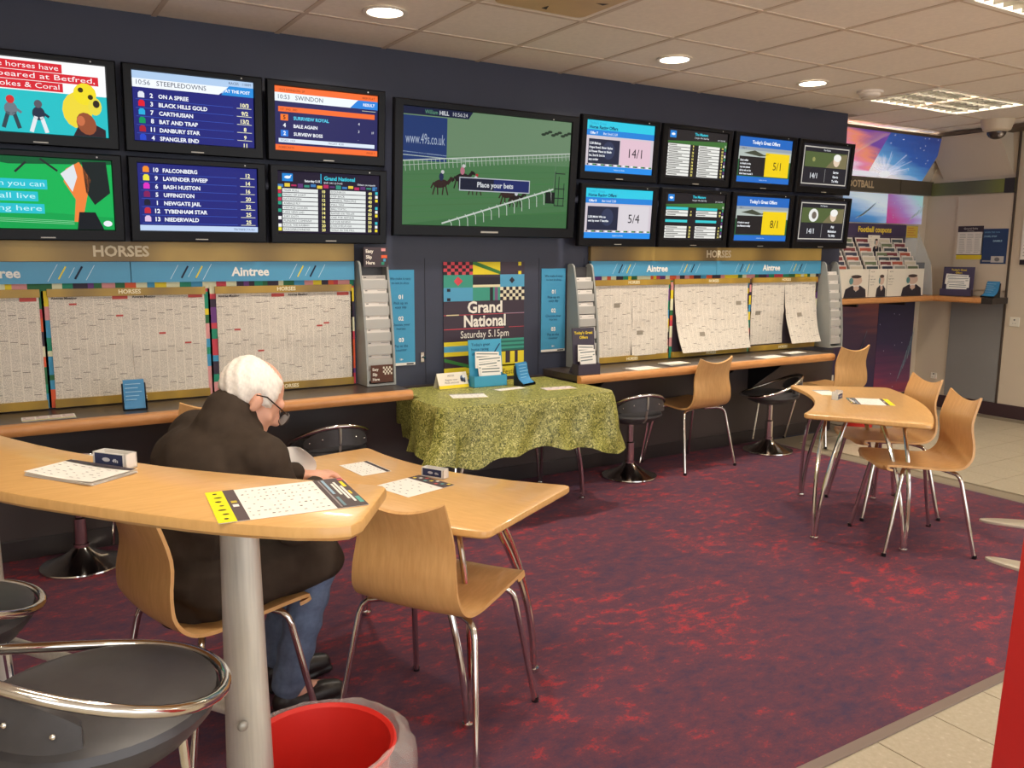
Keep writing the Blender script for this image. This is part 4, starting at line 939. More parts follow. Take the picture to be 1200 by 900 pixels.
# ------------------------------------------------------------------ red bins with liners
def bin_(label, loc, k, seed, bag_h):
    t = thing('waste_bin', label, 'bin', loc, 0, 'red waste bins'); h = .32*k
    MB().lathe([(0, .004), (.105*k, 0), (.112*k, .004), (.152*k, h-.012), (.16*k, h-.006), (.163*k, h), (.158*k, h+.004), (.150*k, h-.004), (.108*k, .01), (0, .01)], 40).build('tub', M_RED, t, True)
    R = random.Random(seed); ph = [R.uniform(0, 6) for _ in range(6)]
    m = mat('thin_clear_film', c(238, 230, 222), .22, alpha=.22)
    def fn(u, v):
        q = 2*PI*u; cr = .004*math.sin(q*9+ph[0])+.003*math.sin(q*17+ph[1]+v*3)+.005*math.sin(q*5+v*5+ph[2])
        puff = max(0, math.cos(q-bag_h))**2
        if v < .3: r = (.150+.012*v/.3)*k; z = h-.06+.07*v/.3*1.0
        elif v < .45: r = (.163+.02*puff*(v-.3)/.15)*k; z = h+.010+.012*puff
        else: r = (.164+.035*puff+.010*math.sin((v-.45)*6))*k; z = h+.008-(v-.45)*(.14+.1*puff)*k
        return ((r+cr*(.3+v)*(1 if v > .3 else .2))*math.cos(q), (r+cr*(.3+v)*(1 if v > .3 else .2))*math.sin(q), z+cr*.8*(v > .45))
    MB().grid(fn, 90, 12).build('bin_liner', m, t, True)
    return t
bin_('red waste bin with clear liner, standing before the empty chair and tall table', (.587, -2.80, -.0), 1.09, 4, -.35)
bin_('red waste bin with a crumpled white liner beside the chair at the counter end', (6.24, -.16, -.002), .95, 9, 0)

# ------------------------------------------------------------------ grass cloth
m = ramp_mat('grass_print_cloth', 55, [(.34, c(36, 40, 14)), (.45, c(104, 108, 40)), (.54, c(172, 168, 80)), (.66, c(236, 230, 160))], (1, 1, 1), .42, 6, distort=2.2, nrough=.7)
x0, x1, y0, y1, r = 1.965, 3.10, -.77, -.06, .07
per = []
for (cx_, cy_, a0) in ((x0+r, y0+r, PI), (x1-r, y0+r, -PI/2)):
    per += [(cx_+r*math.cos(a0+PI/2*i/6), cy_+r*math.sin(a0+PI/2*i/6), math.cos(a0+PI/2*i/6), math.sin(a0+PI/2*i/6)) for i in range(7)]
per += [(x1, -.45, 1, 0), (x1-.025, -.435, .3, .1), (x1-.03, y1, .1, .1), (x0+.05, y1, -.1, .1), (x0+.045, -.395, -.2, .1), (x0, -.41, -1, 0)]
dense = []
for i in range(len(per)):
    a, b = per[i], per[(i+1) % len(per)]; L = math.hypot(b[0]-a[0], b[1]-a[1]); n = max(1, int(L/.03))
    for k in range(n): dense.append([a[j]+(b[j]-a[j])*k/n for j in range(4)])
def hem(x, y):
    if y > y1-.1: return .50
    s = (x-x0)/(x1-x0)
    base = [.385, .37, .40, .425, .415, .40, .355, .33][min(7, int(s*7))]*(1-(s*7 % 1))+[.385, .37, .40, .425, .415, .40, .355, .33, .33][min(8, int(s*7)+1)]*(s*7 % 1)
    if x > x1-.05: base = .33+.1*(y-y0)
    if x < x0+.05: base = .39+.05*(y-y0)
    return base
b = MB(); n = len(dense); NV = 10; V = []; ang = 0
for v in range(NV+1):
    for i, (x, y, nx, ny) in enumerate(dense):
        u = v/NV; hz = hem(x, y); corner = 1 if abs(nx*ny) > .15 else 0
        fold = .5+.5*math.sin(i*.55+1.7*math.sin(i*.21))
        if y > y1-.02: off = .004
        else: off = .012+u*(.022+.05*fold*u+.045*corner)+.012*math.sin(i*.9+u*6)*u
        z = TZ+.004-(TZ+.004-hz-.012*math.sin(i*.6))*u
        if v == 0: off = .002; z = TZ+.006
        V.append((x+nx*off, y+ny*off, z))
F = [(v*n+i, v*n+(i+1) % n, (v+1)*n+(i+1) % n, (v+1)*n+i) for v in range(NV) for i in range(n)]
F = [q[::-1] for q in F]+[list(range(n))]
b.add(V, F)
cl = tag(b.build('table_cloth', m, None, True), 'glossy grass-print cloth draped over the table below the dark festival poster', 'cloth')
# ------------------------------------------------------------------ small things on counters and tables
def sheet(label, loc, rz, w, h, draw, name='betting_sheet', cat='leaflet', base=(240, 236, 228), stack=1, group=None, curl=.0):
    t = thing(name, label, cat, loc, rz, group)
    for k in range(stack):
        a = .03*math.sin(k*2.3+1) if k < stack-1 else 0
        z = k*.0022
        f = lambda u, v: ((u-.5)*w, (v-.5)*h, z+.0008+curl*(u-.5)**2*4*(1 if k == stack-1 else .3))
        MB().grid(f, 6, 2, .0007).build('paper', mat('ink_print_%02x%02x%02x' % base, c(*base), .6, spec=.3), t, True, rot=(0, 0, a))
    pr = Print(w, h, 100, 100*h/w, eps=.0003); draw(pr)
    tag(pr.build('print', t, flat=True, loc=(0, 0, (stack-1)*.0022+.001), bend=(lambda x, y, z: (x, y, z+curl*(x/w)**2*4)) if curl else None), kind='stuff')
    return t
def marks(p, x0, y0, x1, y1, nx, ny, seed=1, dark=(70, 70, 70)):
    R = random.Random(seed)
    for i in range(nx):
        for j in range(ny):
            if R.random() < .75:
                x = x0+(x1-x0)*(i+.3*R.random())/nx; y = y0+(y1-y0)*(j+.4)/ny; p.rect(x, y, x+(x1-x0)/nx*R.uniform(.2, .5), y+(y1-y0)/ny*.14, dark if R.random() < .2 else (150, 148, 146), 2)
def d_calendar(p):
    h = p.sy
    p.rect(0, 0, 12, h, (240, 228, 20), 1); p.rect(12, 0, 20, h, (92, 78, 78), 1); p.rect(78, 0, 100, h, (84, 72, 72), 1); marks(p, 22, 4, 77, h-4, 13, 8, 3, (40, 40, 40))
    for i in range(7): p.ell(6+(i % 2), 8+i*h/7.5, 1.6+(i % 3)*.6, 1.6, (60, 56, 20), 2)
    p.rect(14, h*.55, 18, h*.62, (200, 180, 60), 2); p.rect(14, h*.42, 18, h*.5, (236, 230, 226), 2)
    p.rect(81, 2, 82.2, h-4, (150, 140, 140), 2); p.rect(83.5, h*.45, 85.5, h-3, (150, 180, 200), 2); p.rect(83.5, 4, 85.5, h*.35, (110, 140, 150), 2)
    for i, (x, a, b) in enumerate(((88, .4, .8), (90.5, .25, .85), (93, .15, .7))): p.rect(x, h*a, x+1.7, h*b, (232, 228, 222), 3)
    p.rect(95.5, h*.66, 98, h*.86, (230, 216, 40), 2); p.rect(95.5, h*.4, 97, h*.52, (230, 200, 40), 2); p.rect(96, h*.1, 99, h*.3, (90, 160, 150), 2); p.rect(96, h*.9, 100, h*.97, (190, 80, 84), 2)
def d_slip(head):
    def d(p):
        h = p.sy; p.rect(0, h*.84, 100, h*.97, (70, 62, 70) if head else (150, 146, 144), 1); marks(p, 4, 4, 96, h*.8, 7, 6, 5); p.rect(0, 0, 100, h*.05, (226, 212, 60), 1) if not head else None
    return d
def d_gnslip(p):
    h = p.sy; p.rect(0, h*.74, 100, h, (74, 62, 66), 1)
    for i in range(9): p.rect(6+i*10, h*(.8+.06*(i % 3)), 13+i*10, h*(.86+.06*(i % 3)), [(228, 206, 60), (226, 222, 216), (190, 84, 80), (90, 150, 150)][i % 4], 2)
    marks(p, 5, 4, 95, h*.7, 5, 5, 8)
def d_strip(p):
    h = p.sy
    for i in range(4): p.rect(2+i*24.5, h*.12, 24+i*24.5, h*.95, (226, 208, 204), 1); p.rect(4+i*24.5, h*.7, 8+i*24.5, h*.8, (110, 90, 90), 2); p.rect(6+i*24.5, h*.3, 20+i*24.5, h*.34, (170, 150, 150), 2)
    p.rect(0, 0, 100, h*.1, (226, 214, 60), 1)
TT = .9805
sheet('large calendar sheet with yellow and charcoal ends on the tall curved table', (.494, -2.907, TT), -.103, .29, .225, d_calendar)
sheet('stack of white betting slips on the tall curved table', (.156, -2.477, TT), -.98, .213, .125, d_slip(True), stack=4, curl=.003)
tz = TZ+.0005
def S_(p): return (p[0]*1.0255, -4.581+(p[1]+4.581)*1.0255, tz)
sheet('small white slip alone near the tip of the seated man\'s table', (1.165, -1.672, tz), -1.481, .19, .12, d_slip(True))
sheet('white slip with charcoal patterned header beside the pen box, before the empty chair', (1.219, -1.985, tz), -1.309, .19, .21, d_gnslip)
sheet('small white slip beside the clear pen box on the far table', (4.153, -1.409, tz), -.554, .10, .19, d_slip(False))
sheet('calendar sheet with a yellow end on the far table', (4.111, -1.732, tz), -.778+PI, .222, .21, lambda p: d_calendar(p))
o = bpy.context.scene.objects
sheet('wide slip strip with pink squares on the long counter', (.205, -.27, .7295), -.0, .215, .10, d_strip, stack=3)
sheet('white sheet on the counter beside the dark offers display', (3.68, -.32, .7295), .1, .22, .15, d_slip(False))
sheet('small stack of slips on the counter under the loose newspaper', (4.02, -.26, .7295), .05, .2, .12, d_slip(False), stack=4)
sheet('white sheet on the counter between the chairs and the low stool', (4.92, -.31, .7295), .1, .25, .14, d_slip(False))
sheet('short stack of slips on the counter near the curling newspaper', (5.27, -.24, .7295), .1, .2, .1, d_slip(False), stack=3)
cz = TZ+.0075
sheet('white sheet with yellow edge in front of the tent card on the grass cloth', (2.268, -.483, cz), -.3, .2, .15, d_slip(False))
sheet('narrow white slip in front of the blue offers stand', (2.60, -.387, cz), .1, .19, .08, d_slip(False))
sheet('slip strip with pale squares on the grass cloth end', (2.864, -.52, cz), -.12, .2, .11, d_strip)
def pen_box(label, loc, rz, w=.10, h=.04, clear=False):
    t = thing('pen_holder', label, 'pen box', loc, rz, 'little pen boxes')
    b = MB(); d = .035
    for a in ((-w/2, w/2, -d/2, -d/2+.003), (-w/2, w/2, d/2-.003, d/2), (-w/2, -w/2+.003, -d/2, d/2), (w/2-.003, w/2, -d/2, d/2)): b.box(*a, 0, h)
    b.box(-w/2, w/2, -d/2, d/2, 0, .003); b.build('box', M_CLEAR if clear else mat('box_white', c(226, 222, 216), .3), t)
    pr = Print(w, h, 100, 100*h/w); pr.rect(6, 6, 92, 34, (46, 52, 84), 1); pr.ell(42, 20, 12, 5, (190, 190, 196), 2); pr.text('49s', 62, 15, 9, (210, 210, 214), bold=True); pr.build('label_print', t, loc=(0, -d/2, h/2))
pen_box('white pen box with navy label on the tall curved table', (.232, -2.437, TT), -.93, .10, .036)
pen_box('small white pen box with navy label on the seated man\'s table', (1.336, -1.915, tz), -1.07, .095, .034)
pen_box('small clear pen box on the far table', (4.03, -1.58, tz), .37, .09, .045, True)

def offers_stand(label, loc, rz, w, h, col, title, tcol, nfan, name='offers_stand'):
    t = thing(name, label, 'display stand', loc, rz)
    m = mat('card_%02x%02x%02x' % col, c(*col), .45); lean = .10
    b = MB(); b.add([(-w/2, 0, 0), (w/2, 0, 0), (w/2, lean*h, h), (-w/2, lean*h, h), (-w/2, .006, 0), (w/2, .006, 0), (w/2, lean*h+.006, h), (-w/2, lean*h+.006, h)], [(0, 1, 2, 3), (7, 6, 5, 4), (0, 4, 5, 1), (1, 5, 6, 2), (2, 6, 7, 3), (3, 7, 4, 0)]); b.build('back_card', m, t)
    b = MB(); ph = h*.24
    for a in ((-w/2, w/2, -.05, -.047), (-w/2, -w/2+.003, -.05, .02), (w/2-.003, w/2, -.05, .02)): b.box(*a, 0, ph)
    b.box(-w/2, w/2, -.05, .005, 0, .003); b.build('front_pocket', m, t)
    b = MB(); b.add([(-w*.3, .012, 0), (w*.3, .012, 0), (0, lean*h*.7+.004, h*.7), (-w*.3, .11, 0), (w*.3, .11, 0)], [(0, 2, 3), (1, 4, 2)]); b.build('rear_strut', m, t)
    pr = Print(w, h, 100, 100*h/w); H_ = pr.sy
    for i, s in enumerate(title): pr.text(s, 8 if tcol[2] > 60 or tcol[0] < 100 else 50, H_*(.87-.1*i), H_*.062, tcol, 'l' if tcol[0] < 100 else 'c', maxw=84, bold=tcol[0] > 100)
    if tcol[0] < 100: pr.line((72, H_*.66), (95, H_*.9), 3, (20, 44, 90))
    pr.build('title_print', t, loc=(0, -.001+lean*h/2, h/2), rot=(-math.atan(lean), 0, 0))
    R = random.Random(len(label))
    for k in range(nfan):
        zc = h*(.25+.105*(nfan-1-k)); yy = -.012-.008*k; ang = (.06, -.03, -.05, .02)[k % 4]
        wd = w*(.72 if k < 2 else .6)
        sl = MB().box(-wd/2, wd/2, -.001, .001, -h*.18, h*.18).build('offer_slips', M_PAPER, t, loc=(w*(-.02+.06*(k % 2)), yy, zc), rot=(-.15, ang, 0))
        pr = Print(wd, h*.36, 100, 60); [pr.rect(5, 50-i*11, 95, 54-i*11, (120, 130, 130), 1) for i in range(2)]; pr.build('slip_print', sl, loc=(0, -.001, 0))
    return t
offers_stand('bright blue card stand with white offer slips on the grass cloth', (2.55, -.205, cz), -.03, .225, .278, (60, 158, 196), ("Today's great", "horse racing", "offers"), (16, 40, 80), 4)
offers_stand('dark purple card stand with fanned slips at the start of the right counter', (3.185, -.345, .729), -.05, .165, .29, (58, 50, 66), ("Today's Great", "Offers"), (226, 200, 60), 3)
offers_stand('dark purple card stand with stacked slips on the alcove shelf', (7.79, -.015, 1.104), -PI/2+.25, .27, .27, (62, 54, 84), ("Today's Great", "Offers"), (226, 200, 60), 4)
def leaflet_holder(label, loc, rz, w=.12, h=.15, back=.06, upright=False):
    t = thing('leaflet_holder', label, 'leaflet holder', loc, rz)
    prof = [(-.055, 0), (-.055, .012), (-.02, .03), (.0, .07), (.012, h), (.02, h), (.02, 0)] if not upright else [(-.03, 0), (-.03, .05), (.0, .05), (.012, h), (.02, h), (.02, 0)]
    for s in (-1, 1):
        b = MB(); n = len(prof); xa, xb = s*w/2-.0015, s*w/2+.0015
        b.add([(xa, *p) for p in prof]+[(xb, *p) for p in prof], [list(range(n)), [n+i for i in range(n)][::-1]]+[(i, n+i, n+(i+1) % n, (i+1) % n) for i in range(n)]); b.build('side_wall', M_BLACK, t)
    MB().box(-w/2, w/2, .016, .02, 0, h).build('back_wall', M_BLACK, t); MB().box(-w/2, w/2, -.055 if not upright else -.03, .02, 0, .003).build('base', M_BLACK, t)
    P = [(-.05, .014), (-.02, .034), (-.002, .072), (.008, h+.01)] if not upright else [(-.022, .006), (-.008, .05), (.0, .1), (.006, h+.012)]
    for k in range(3):
        f = lambda u, v: ((u-.5)*(w-.012), catp(P, v)[0]+.004*k, catp(P, v)[1]+.003*k)
        lf = MB().grid(f, 1, 8, .0015).build('leaflets', mat('leaflet_blue', c(58, 138, 190), .4), t, True)
    pr = Print(w-.012, .1, 100, 90)
    for i in range(5): pr.rect(8, 6+i*17, 60+(i*13) % 30, 9+i*17, (160, 206, 230), 1)
    pr.build('leaflet_print', t, loc=(0, -.012 if not upright else -.0075, .09), rot=(-.25, 0, 0))
def catp(P, v):
    k = v*(len(P)-1); i = min(len(P)-2, int(k)); return (P[i][0]+(P[i+1][0]-P[i][0])*(k-i), P[i][1]+(P[i+1][1]-P[i][1])*(k-i))
leaflet_holder('blue leaflet holder standing on the long counter before a newspaper', (.575, -.22, .7295), -.05, .105, .125, upright=True)
leaflet_holder('black sloped holder of blue leaflets on the grass cloth', (2.755, -.285, cz), .35, .12, .12)
leaflet_holder('black sloped holder of blue leaflets on the alcove shelf end', (7.76, -.36, 1.104), -PI/2-.2, .14, .13)
t = thing('tent_card', 'white folded tent card with a yellow foot on the grass cloth', 'tent card', (2.325, -.17, cz), .02)
w_ = .20
MB().grid(lambda u, v: ((u-.5)*w_, -.04+.04*(2*v if v < .5 else 1)+(.04*(2*v-1) if v > .5 else 0), .09*(2*v if v < .5 else 2-2*v)), 1, 2, .0012).build('card', M_CARD, t)
pr = Print(w_, .097, 100, 48); pr.rect(0, 0, 100, 10, (230, 206, 40), 1); pr.text('ACCA', 45, 36, 6, (70, 60, 70), 'c'); pr.text('Register your', 45, 24, 5.5, (80, 60, 70), 'c', maxw=56); pr.text('PLUS card now', 45, 15, 5.5, (80, 60, 70), 'c', maxw=58)
pr.ell(84, 28, 9, 10, (90, 110, 140), 2); pr.ell(80, 24, 5, 6, (40, 44, 60), 3); pr.ell(88, 34, 5, 5, (220, 224, 226), 3); pr.ell(88, 20, 4, 5, (60, 60, 70), 3)
pr.build('card_print', t, loc=(0, -.0205, .0455), rot=(-math.atan2(.04, .09), 0, 0))

# ------------------------------------------------------------------ alcove: football bay
def grad(name, stops, rotz, scale=1.0, noise=.35, glow=0):
    if name in MATS: return MATS[name]
    m = bpy.data.materials.new(name); m.use_nodes = True; nt = m.node_tree; b = nt.nodes['Principled BSDF']; N = nt.nodes.new
    tc = N('ShaderNodeTexCoord'); mp = N('ShaderNodeMapping'); mp.inputs['Rotation'].default_value = (0, rotz, 0); mp.inputs['Scale'].default_value = (scale, scale, scale); mp.inputs['Location'].default_value = (.33, 0, 0)
    nz = N('ShaderNodeTexNoise'); nz.inputs['Scale'].default_value = 3.5; nz.inputs['Detail'].default_value = 3
    st = N('ShaderNodeMapping'); st.inputs['Rotation'].default_value = (0, rotz, 0); st.inputs['Scale'].default_value = (.4, 1, 5)
    sp = N('ShaderNodeSeparateXYZ'); ad = N('ShaderNodeMath'); ad.operation = 'MULTIPLY_ADD'; ad.inputs[1].default_value = noise
    cr = N('ShaderNodeValToRGB'); e = cr.color_ramp.elements
    while len(e) < len(stops): e.new(.5)
    for el, (p, col) in zip(e, stops): el.position = p; el.color = col
    nt.links.new(tc.outputs['Object'], mp.inputs[0]); nt.links.new(tc.outputs['Object'], st.inputs[0]); nt.links.new(st.outputs[0], nz.inputs[0]); nt.links.new(mp.outputs[0], sp.inputs[0])
    nt.links.new(nz.outputs[0], ad.inputs[0]); nt.links.new(sp.outputs['X'], ad.inputs[2]); nt.links.new(ad.outputs[0], cr.inputs[0]); nt.links.new(cr.outputs[0], b.inputs['Base Color'])
    b.inputs['Roughness'].default_value = .35
    if glow: nt.links.new(cr.outputs[0], b.inputs['Emission Color']); b.inputs['Emission Strength'].default_value = glow  # emission stands in for cove light falling on the bay prints
    MATS[name] = m; return m
VI, MG, OR, WH, BL, SK, DN = c(110, 70, 160), c(206, 80, 130), c(226, 110, 80), c(244, 240, 244), c(50, 90, 170), c(96, 160, 216), c(44, 40, 74)
g1 = grad('stadium_burst_print', [(.3, WH), (.42, c(236, 214, 236)), (.54, c(220, 130, 170)), (.68, c(232, 140, 110)), (.86, VI)], 1.15, 1.5, .35, .4)
g2 = grad('blue_burst_print', [(.14, WH), (.3, SK), (.5, BL), (.9, c(40, 60, 130))], 1.3, 1.5, .25, .35)
g3 = grad('blue_pitch_print', [(.15, c(40, 84, 160)), (.5, c(80, 144, 206)), (.85, c(214, 232, 246))], 1.3, 2.2, .3, .25)
g4 = grad('violet_pitch_print', [(.15, c(190, 74, 150)), (.45, c(170, 130, 200)), (.7, c(190, 200, 232)), (.9, c(170, 220, 226))], 1.0, 2.0, .35, .25)
g5 = grad('dark_ember_print', [(.1, c(50, 58, 80)), (.4, c(60, 50, 84)), (.75, c(82, 60, 82)), (1, c(150, 86, 76))], 1.2, .7, .4)
g6 = grad('dark_blue_ember_print', [(.08, c(180, 70, 80)), (.25, c(120, 62, 96)), (.5, c(60, 52, 88)), (.9, c(50, 48, 66))], 1.45, .8, .3)
# sloped bay canopy with two self-glowing prints; top leans out
A0, A1, yb, yt, zb, zt = 6.06, 7.80, YA-.012, YA-.24, 2.19, CEIL-.055
t = thing('football_bay_sign', 'sloped football bay canopy with colour burst prints and FOOTBALL band', 'sign')
ang = math.atan2(yb-yt, zt-zb); Ls = math.hypot(yb-yt, zt-zb)
for (xa, xb, mm, nm) in ((A0+.02, 6.93+.0, g1, 'burst_print'), (6.93, A1, g2, 'burst_print')):
    b = MB(); b.box(xa-(xa+xb)/2, xb-(xa+xb)/2, 0, .01, -Ls/2, Ls/2); b.build(nm, mm, t, loc=((xa+xb)/2, (yb+yt)/2-.008, (zb+zt)/2), rot=(ang, 0, 0))
b = MB(); b.add([(A1, yb, zb), (A1, yt, zt), (XR-.002, yt+.05, zt), (XR-.002, yb, zb)], [(0, 3, 2, 1)]); b.build('side_fill', M_WALL, t)
MB().box(A0, XR-.27, yt-.02, yt+.0, zt, CEIL-.03).build('top_rail', mat('brown_edge_trim', c(92, 76, 62), .5), t)
pr = Print(A1-A0, Ls, (A1-A0)*100, Ls*100, glow=.6)  # lines glow too, to keep up with the brightened prints
for k in range(46):
    a = rnd.uniform(.1, PI-.1); r0, r1 = rnd.uniform(4, 9), rnd.uniform(12, 40); pr.line((112+r0*math.cos(a), 3+r0*math.sin(a)*.8), (112+r1*math.cos(a), 3+min(30, r1*math.sin(a)*.6)), .3, (236, 232, 246))
for k in range(30): pr.ell(rnd.uniform(10, 170), rnd.uniform(4, 42), .5, .5, (244, 240, 250))
pr.ell(112, 4, 7, 3.4, (250, 250, 250), 3); pr.ell(80, 3, 26, 2.6, (244, 240, 246), 2)
for k in range(7): pr.line((30+k*4, 12+k*1.5), (62+k*4, 42), .5+.2*(k % 3), (226, 130+k*8, 120+k*6))
tag(pr.build('burst_lines', t, loc=((A0+A1)/2, (yb+yt)/2-.0085, (zb+zt)/2), rot=(ang, 0, 0)), kind='stuff')
MB().box(A0+.02, 7.42, YA-.05, YA-.004, 2.055, 2.185).build('name_band', mat('olive_brown_band', c(84, 76, 62), .5), t)
MB().box(7.43, XR-.002, YA-.05, YA-.004, 2.055, 2.185).build('name_band', mat('olive_brown_band', c(84, 76, 62), .5), t)
pr = Print(1.2, .13, 120, 13); pr.text('FOOTBALL', 60, 3.6, 6.2, (206, 186, 150), 'c', bold=True, maxw=46); pr.build('band_lettering', t, loc=(6.81, YA-.0505, 2.12))
# cove tube between the ceiling and the canopy
t = thing('cove_light', 'bright fluorescent strip glowing over the football bay canopy', 'strip light', (6.95, YA-.13, CEIL+.03))
MB().tube([(-.85, 0, 0), (.85, 0, 0)], .016, 10).build('tube', mat('cove_tube_glow', (1, .95, .85, 1), .5, emis=7), t, True); MB().box(-.88, .88, -.02, .05, .02, .05).build('batten', M_TILEC, t)
ld = bpy.data.lights.new('cove', 'AREA'); ld.shape = 'RECTANGLE'; ld.size = 1.6; ld.size_y = .05; ld.energy = P_COVE; ld.color = LAMP
lo = bpy.data.objects.new('lamp_glow', ld); COL.objects.link(lo); lo.parent = t; lo.location = (0, -.06, -.02); lo.rotation_euler = (.35, 0, 0)
def wall_print(name, label, x0, x1, z0, z1, mm, extra=None):
    t = thing(name, label, 'poster', ((x0+x1)/2, YA-.002, (z0+z1)/2)); MB().box(-(x1-x0)/2, (x1-x0)/2, -.008, 0, -(z1-z0)/2, (z1-z0)/2).build('sheet', mm, t)
    pr = Print(x1-x0, z1-z0, (x1-x0)*100, (z1-z0)*100); W_, H_ = pr.sx, pr.sy
    for k in range(10): pr.line((W_*.62+k*2.2, H_*.12+k*H_*.035), (W_*.72+k*2.0, H_*.26+k*H_*.05), .4+.3*(k % 3), [(206, 232, 236), (236, 242, 246), (180, 214, 224)][k % 3] if z0 > 1 else [(120, 150, 160), (150, 170, 176), (100, 120, 140)][k % 3])
    for k in range(8): pr.ell(rnd.uniform(3, W_-3), rnd.uniform(5, H_-5), .5, .5, (200, 206, 226))
    pr.build('streak_print', t, loc=(0, -.008, 0)); return t
wall_print('pitch_poster', 'pale blue pitch poster between the FOOTBALL band and coupon rack', 6.08, 7.30, 1.78, 2.05, g3)
wall_print('pitch_poster', 'violet streaked poster between the FOOTBALL band and coupon rack', 7.305, 7.86, 1.78, 2.05, g4)
wall_print('ember_poster', 'dark ember-toned poster under the shelf beside the wall end', 6.08, 7.28, .125, 1.03, g5)
wall_print('ember_poster', 'dark blue and red poster under the shelf beside the corner', 7.285, 7.86, .125, 1.03, g6)
# L-shaped shelf
t = thing('corner_shelf', 'wood-edged corner shelf running round the alcove', 'shelf')
ys, xs = .165, 7.70
Lp = [(6.062, ys), (xs, ys), (xs, -.40), (XR-.021, -.40), (XR-.021, YA-.012), (6.062, YA-.012)]
MB().prism(Lp, 1.07, 1.10, 0).build('shelf_board', M_OAK, t)
b = MB(); b.prism([(6.062, ys-.03), (xs-.03, ys-.03), (xs-.03, -.32), (xs, -.32), (xs, ys), (6.062, ys)], 1.05, 1.102, .012, .012); b.build('front_edge', M_OAK, t, True)
MB().box(xs-.03, XR-.02, -.42, -.32, 1.048, 1.103).build('end_cap', mat('dark_cap', c(48, 42, 40), .5), t)
for x in (6.6, 7.3): MB().box(x-.012, x+.012, ys+.02, YA-.012, 1.02, 1.07).build('bracket', M_BLACK, t)
# coupon rack
t = thing('coupon_rack', 'tiered football coupon rack full of leaflets on the alcove shelf', 'rack', (0, 0, 1.102))
rx0, rx1, ry = 6.12, 7.56, .40
MB().box(rx0, rx1, ry, ry+.03, 0, .665).build('back_panel', mat('plum_panel', c(66, 56, 78), .5), t)
pr = Print(rx1-rx0, .105, (rx1-rx0)*100, 10.5); pr.rect(0, 0, pr.sx, 10.5, (66, 54, 84), .5); pr.text('Football coupons', 96, 3.2, 5.2, (228, 200, 60), 'c', bold=True, maxw=58)
pr.build('title_print', t, loc=((rx0+rx1)/2, ry-.001, .61))
MB().box(rx1, rx1+.19, ry, ry+.02, 0, .66).build('back_panel', M_CLEAR, t)
pr = Print(.18, .11, 100, 61); pr.rect(0, 0, 100, 61, (206, 176, 70), .5); [pr.rect(8, 48-i*12, 60+(i*17) % 30, 52-i*12, (190, 120, 60), 1) for i in range(4)]; pr.build('corner_card', t, loc=(rx1+.095, ry-.002, .60))
pr = Print(.17, .3, 100, 176); pr.rect(0, 0, 100, 176, (110, 112, 116), .5)
for i, s in enumerate(("TODAY'S", 'FOOTBALL', 'COUPONS')): pr.text(s, 50, 84-i*24, 13, (226, 222, 214), 'c', bold=True, maxw=86)
pr.build('side_card', t, loc=(rx1+.1, ry-.10, .16)); MB().box(rx1+.015, rx1+.185, ry-.1, ry-.098, .005, .31).build('side_card_board', M_CLEAR, t)
sid = MB(); sid.add([(rx1+.19, ry+.02, .66), (rx1+.19, ry-.16, .3), (rx1+.19, ry-.2, 0), (rx1+.19, ry+.02, 0), (rx1+.194, ry+.02, .66), (rx1+.194, ry-.16, .3), (rx1+.194, ry-.2, 0), (rx1+.194, ry+.02, 0)], [(0, 3, 2, 1), (4, 5, 6, 7), (0, 1, 5, 4), (1, 2, 6, 5)]); sid.build('side_wing', M_CLEAR, t)
TOPS = [(120, 60, 64), (150, 150, 140), (70, 80, 84), (176, 90, 70), (110, 120, 90), (60, 62, 80), (200, 190, 170)]
xc = [6.20, 6.385, 6.60, 6.83, 7.05, 7.24, 7.44]; ww = [.17, .17, .19, .19, .18, .18, .18]
for j, x in enumerate(xc):
    for k in range(7):
        if j == 4 and k > 3: continue
        z0 = .205+k*.041; yy = ry-.19+.024*k
        lf = MB().box(-ww[j]/2, ww[j]/2, 0, .004, 0, .085).build('coupon', mat('coupon_white', c(214, 206, 196), .5), t, loc=(x-.01*k*(1 if j > 4 else -.4), yy, z0), rot=(-.2, 0, 0))
        pr = Print(ww[j], .085, 100, 46); pr.rect(6, 16, 92, 40, TOPS[(j*3+k*2) % 7], 1); pr.rect(12, 22, 60, 26, (200, 196, 186), 2); pr.build('coupon_print', lf, loc=(0, -.0005, .0425))
def portrait(p):
    h = p.sy; p.text('ACCA', 6, h*.88, h*.055, (70, 60, 60), maxw=40)
    for i, s in enumerate(('Could it', 'happen again', 'this season', 'weekend')): p.text(s, 4, h*(.72-.1*i), h*.045, (110, 104, 100) if i != 1 else (60, 50, 60), maxw=42)
    p.poly([(40, 0), (96, 0), (94, h*.28), (80, h*.42), (60, h*.42), (44, h*.3)], (50, 44, 52), 2); p.poly([(62, h*.42), (70, h*.2), (78, h*.42)], (226, 220, 216), 3); p.ell(69, h*.6, 15, h*.17, (206, 176, 158), 4); p.ell(69, h*.735, 13, h*.06, (70, 56, 54), 5); p.ell(57, h*.58, 5, h*.12, (96, 140, 140), 5); p.ell(70, h*.32, 7, h*.08, (206, 176, 158), 6)
for (xa, xb) in ((6.10, 6.72), (6.73, 6.985), (6.995, 7.55)):
    q = MB().box(xa, xb, ry-.225, ry-.221, .004, .255).build('front_card', M_CARD, t)
    if xb-xa > .5:
        pr = Print(.56, .25, 100, 100*.25/.56); portrait(pr); pr.build('front_print', q, loc=(xb-.285, ry-.2255, .13))
    else:
        pr = Print(xb-xa, .25, 100, 100*.25/(xb-xa)); portrait(pr); pr.build('front_print', q, loc=((xa+xb)/2, ry-.2255, .13))
q = MB().box(6.95, 7.12, ry-.03, ry-.026, .40, .56).build('front_card', M_CARD, t); pr = Print(.16, .165, 100, 103); portrait(pr); pr.build('front_print', q, loc=(7.035, ry-.0305, .48))
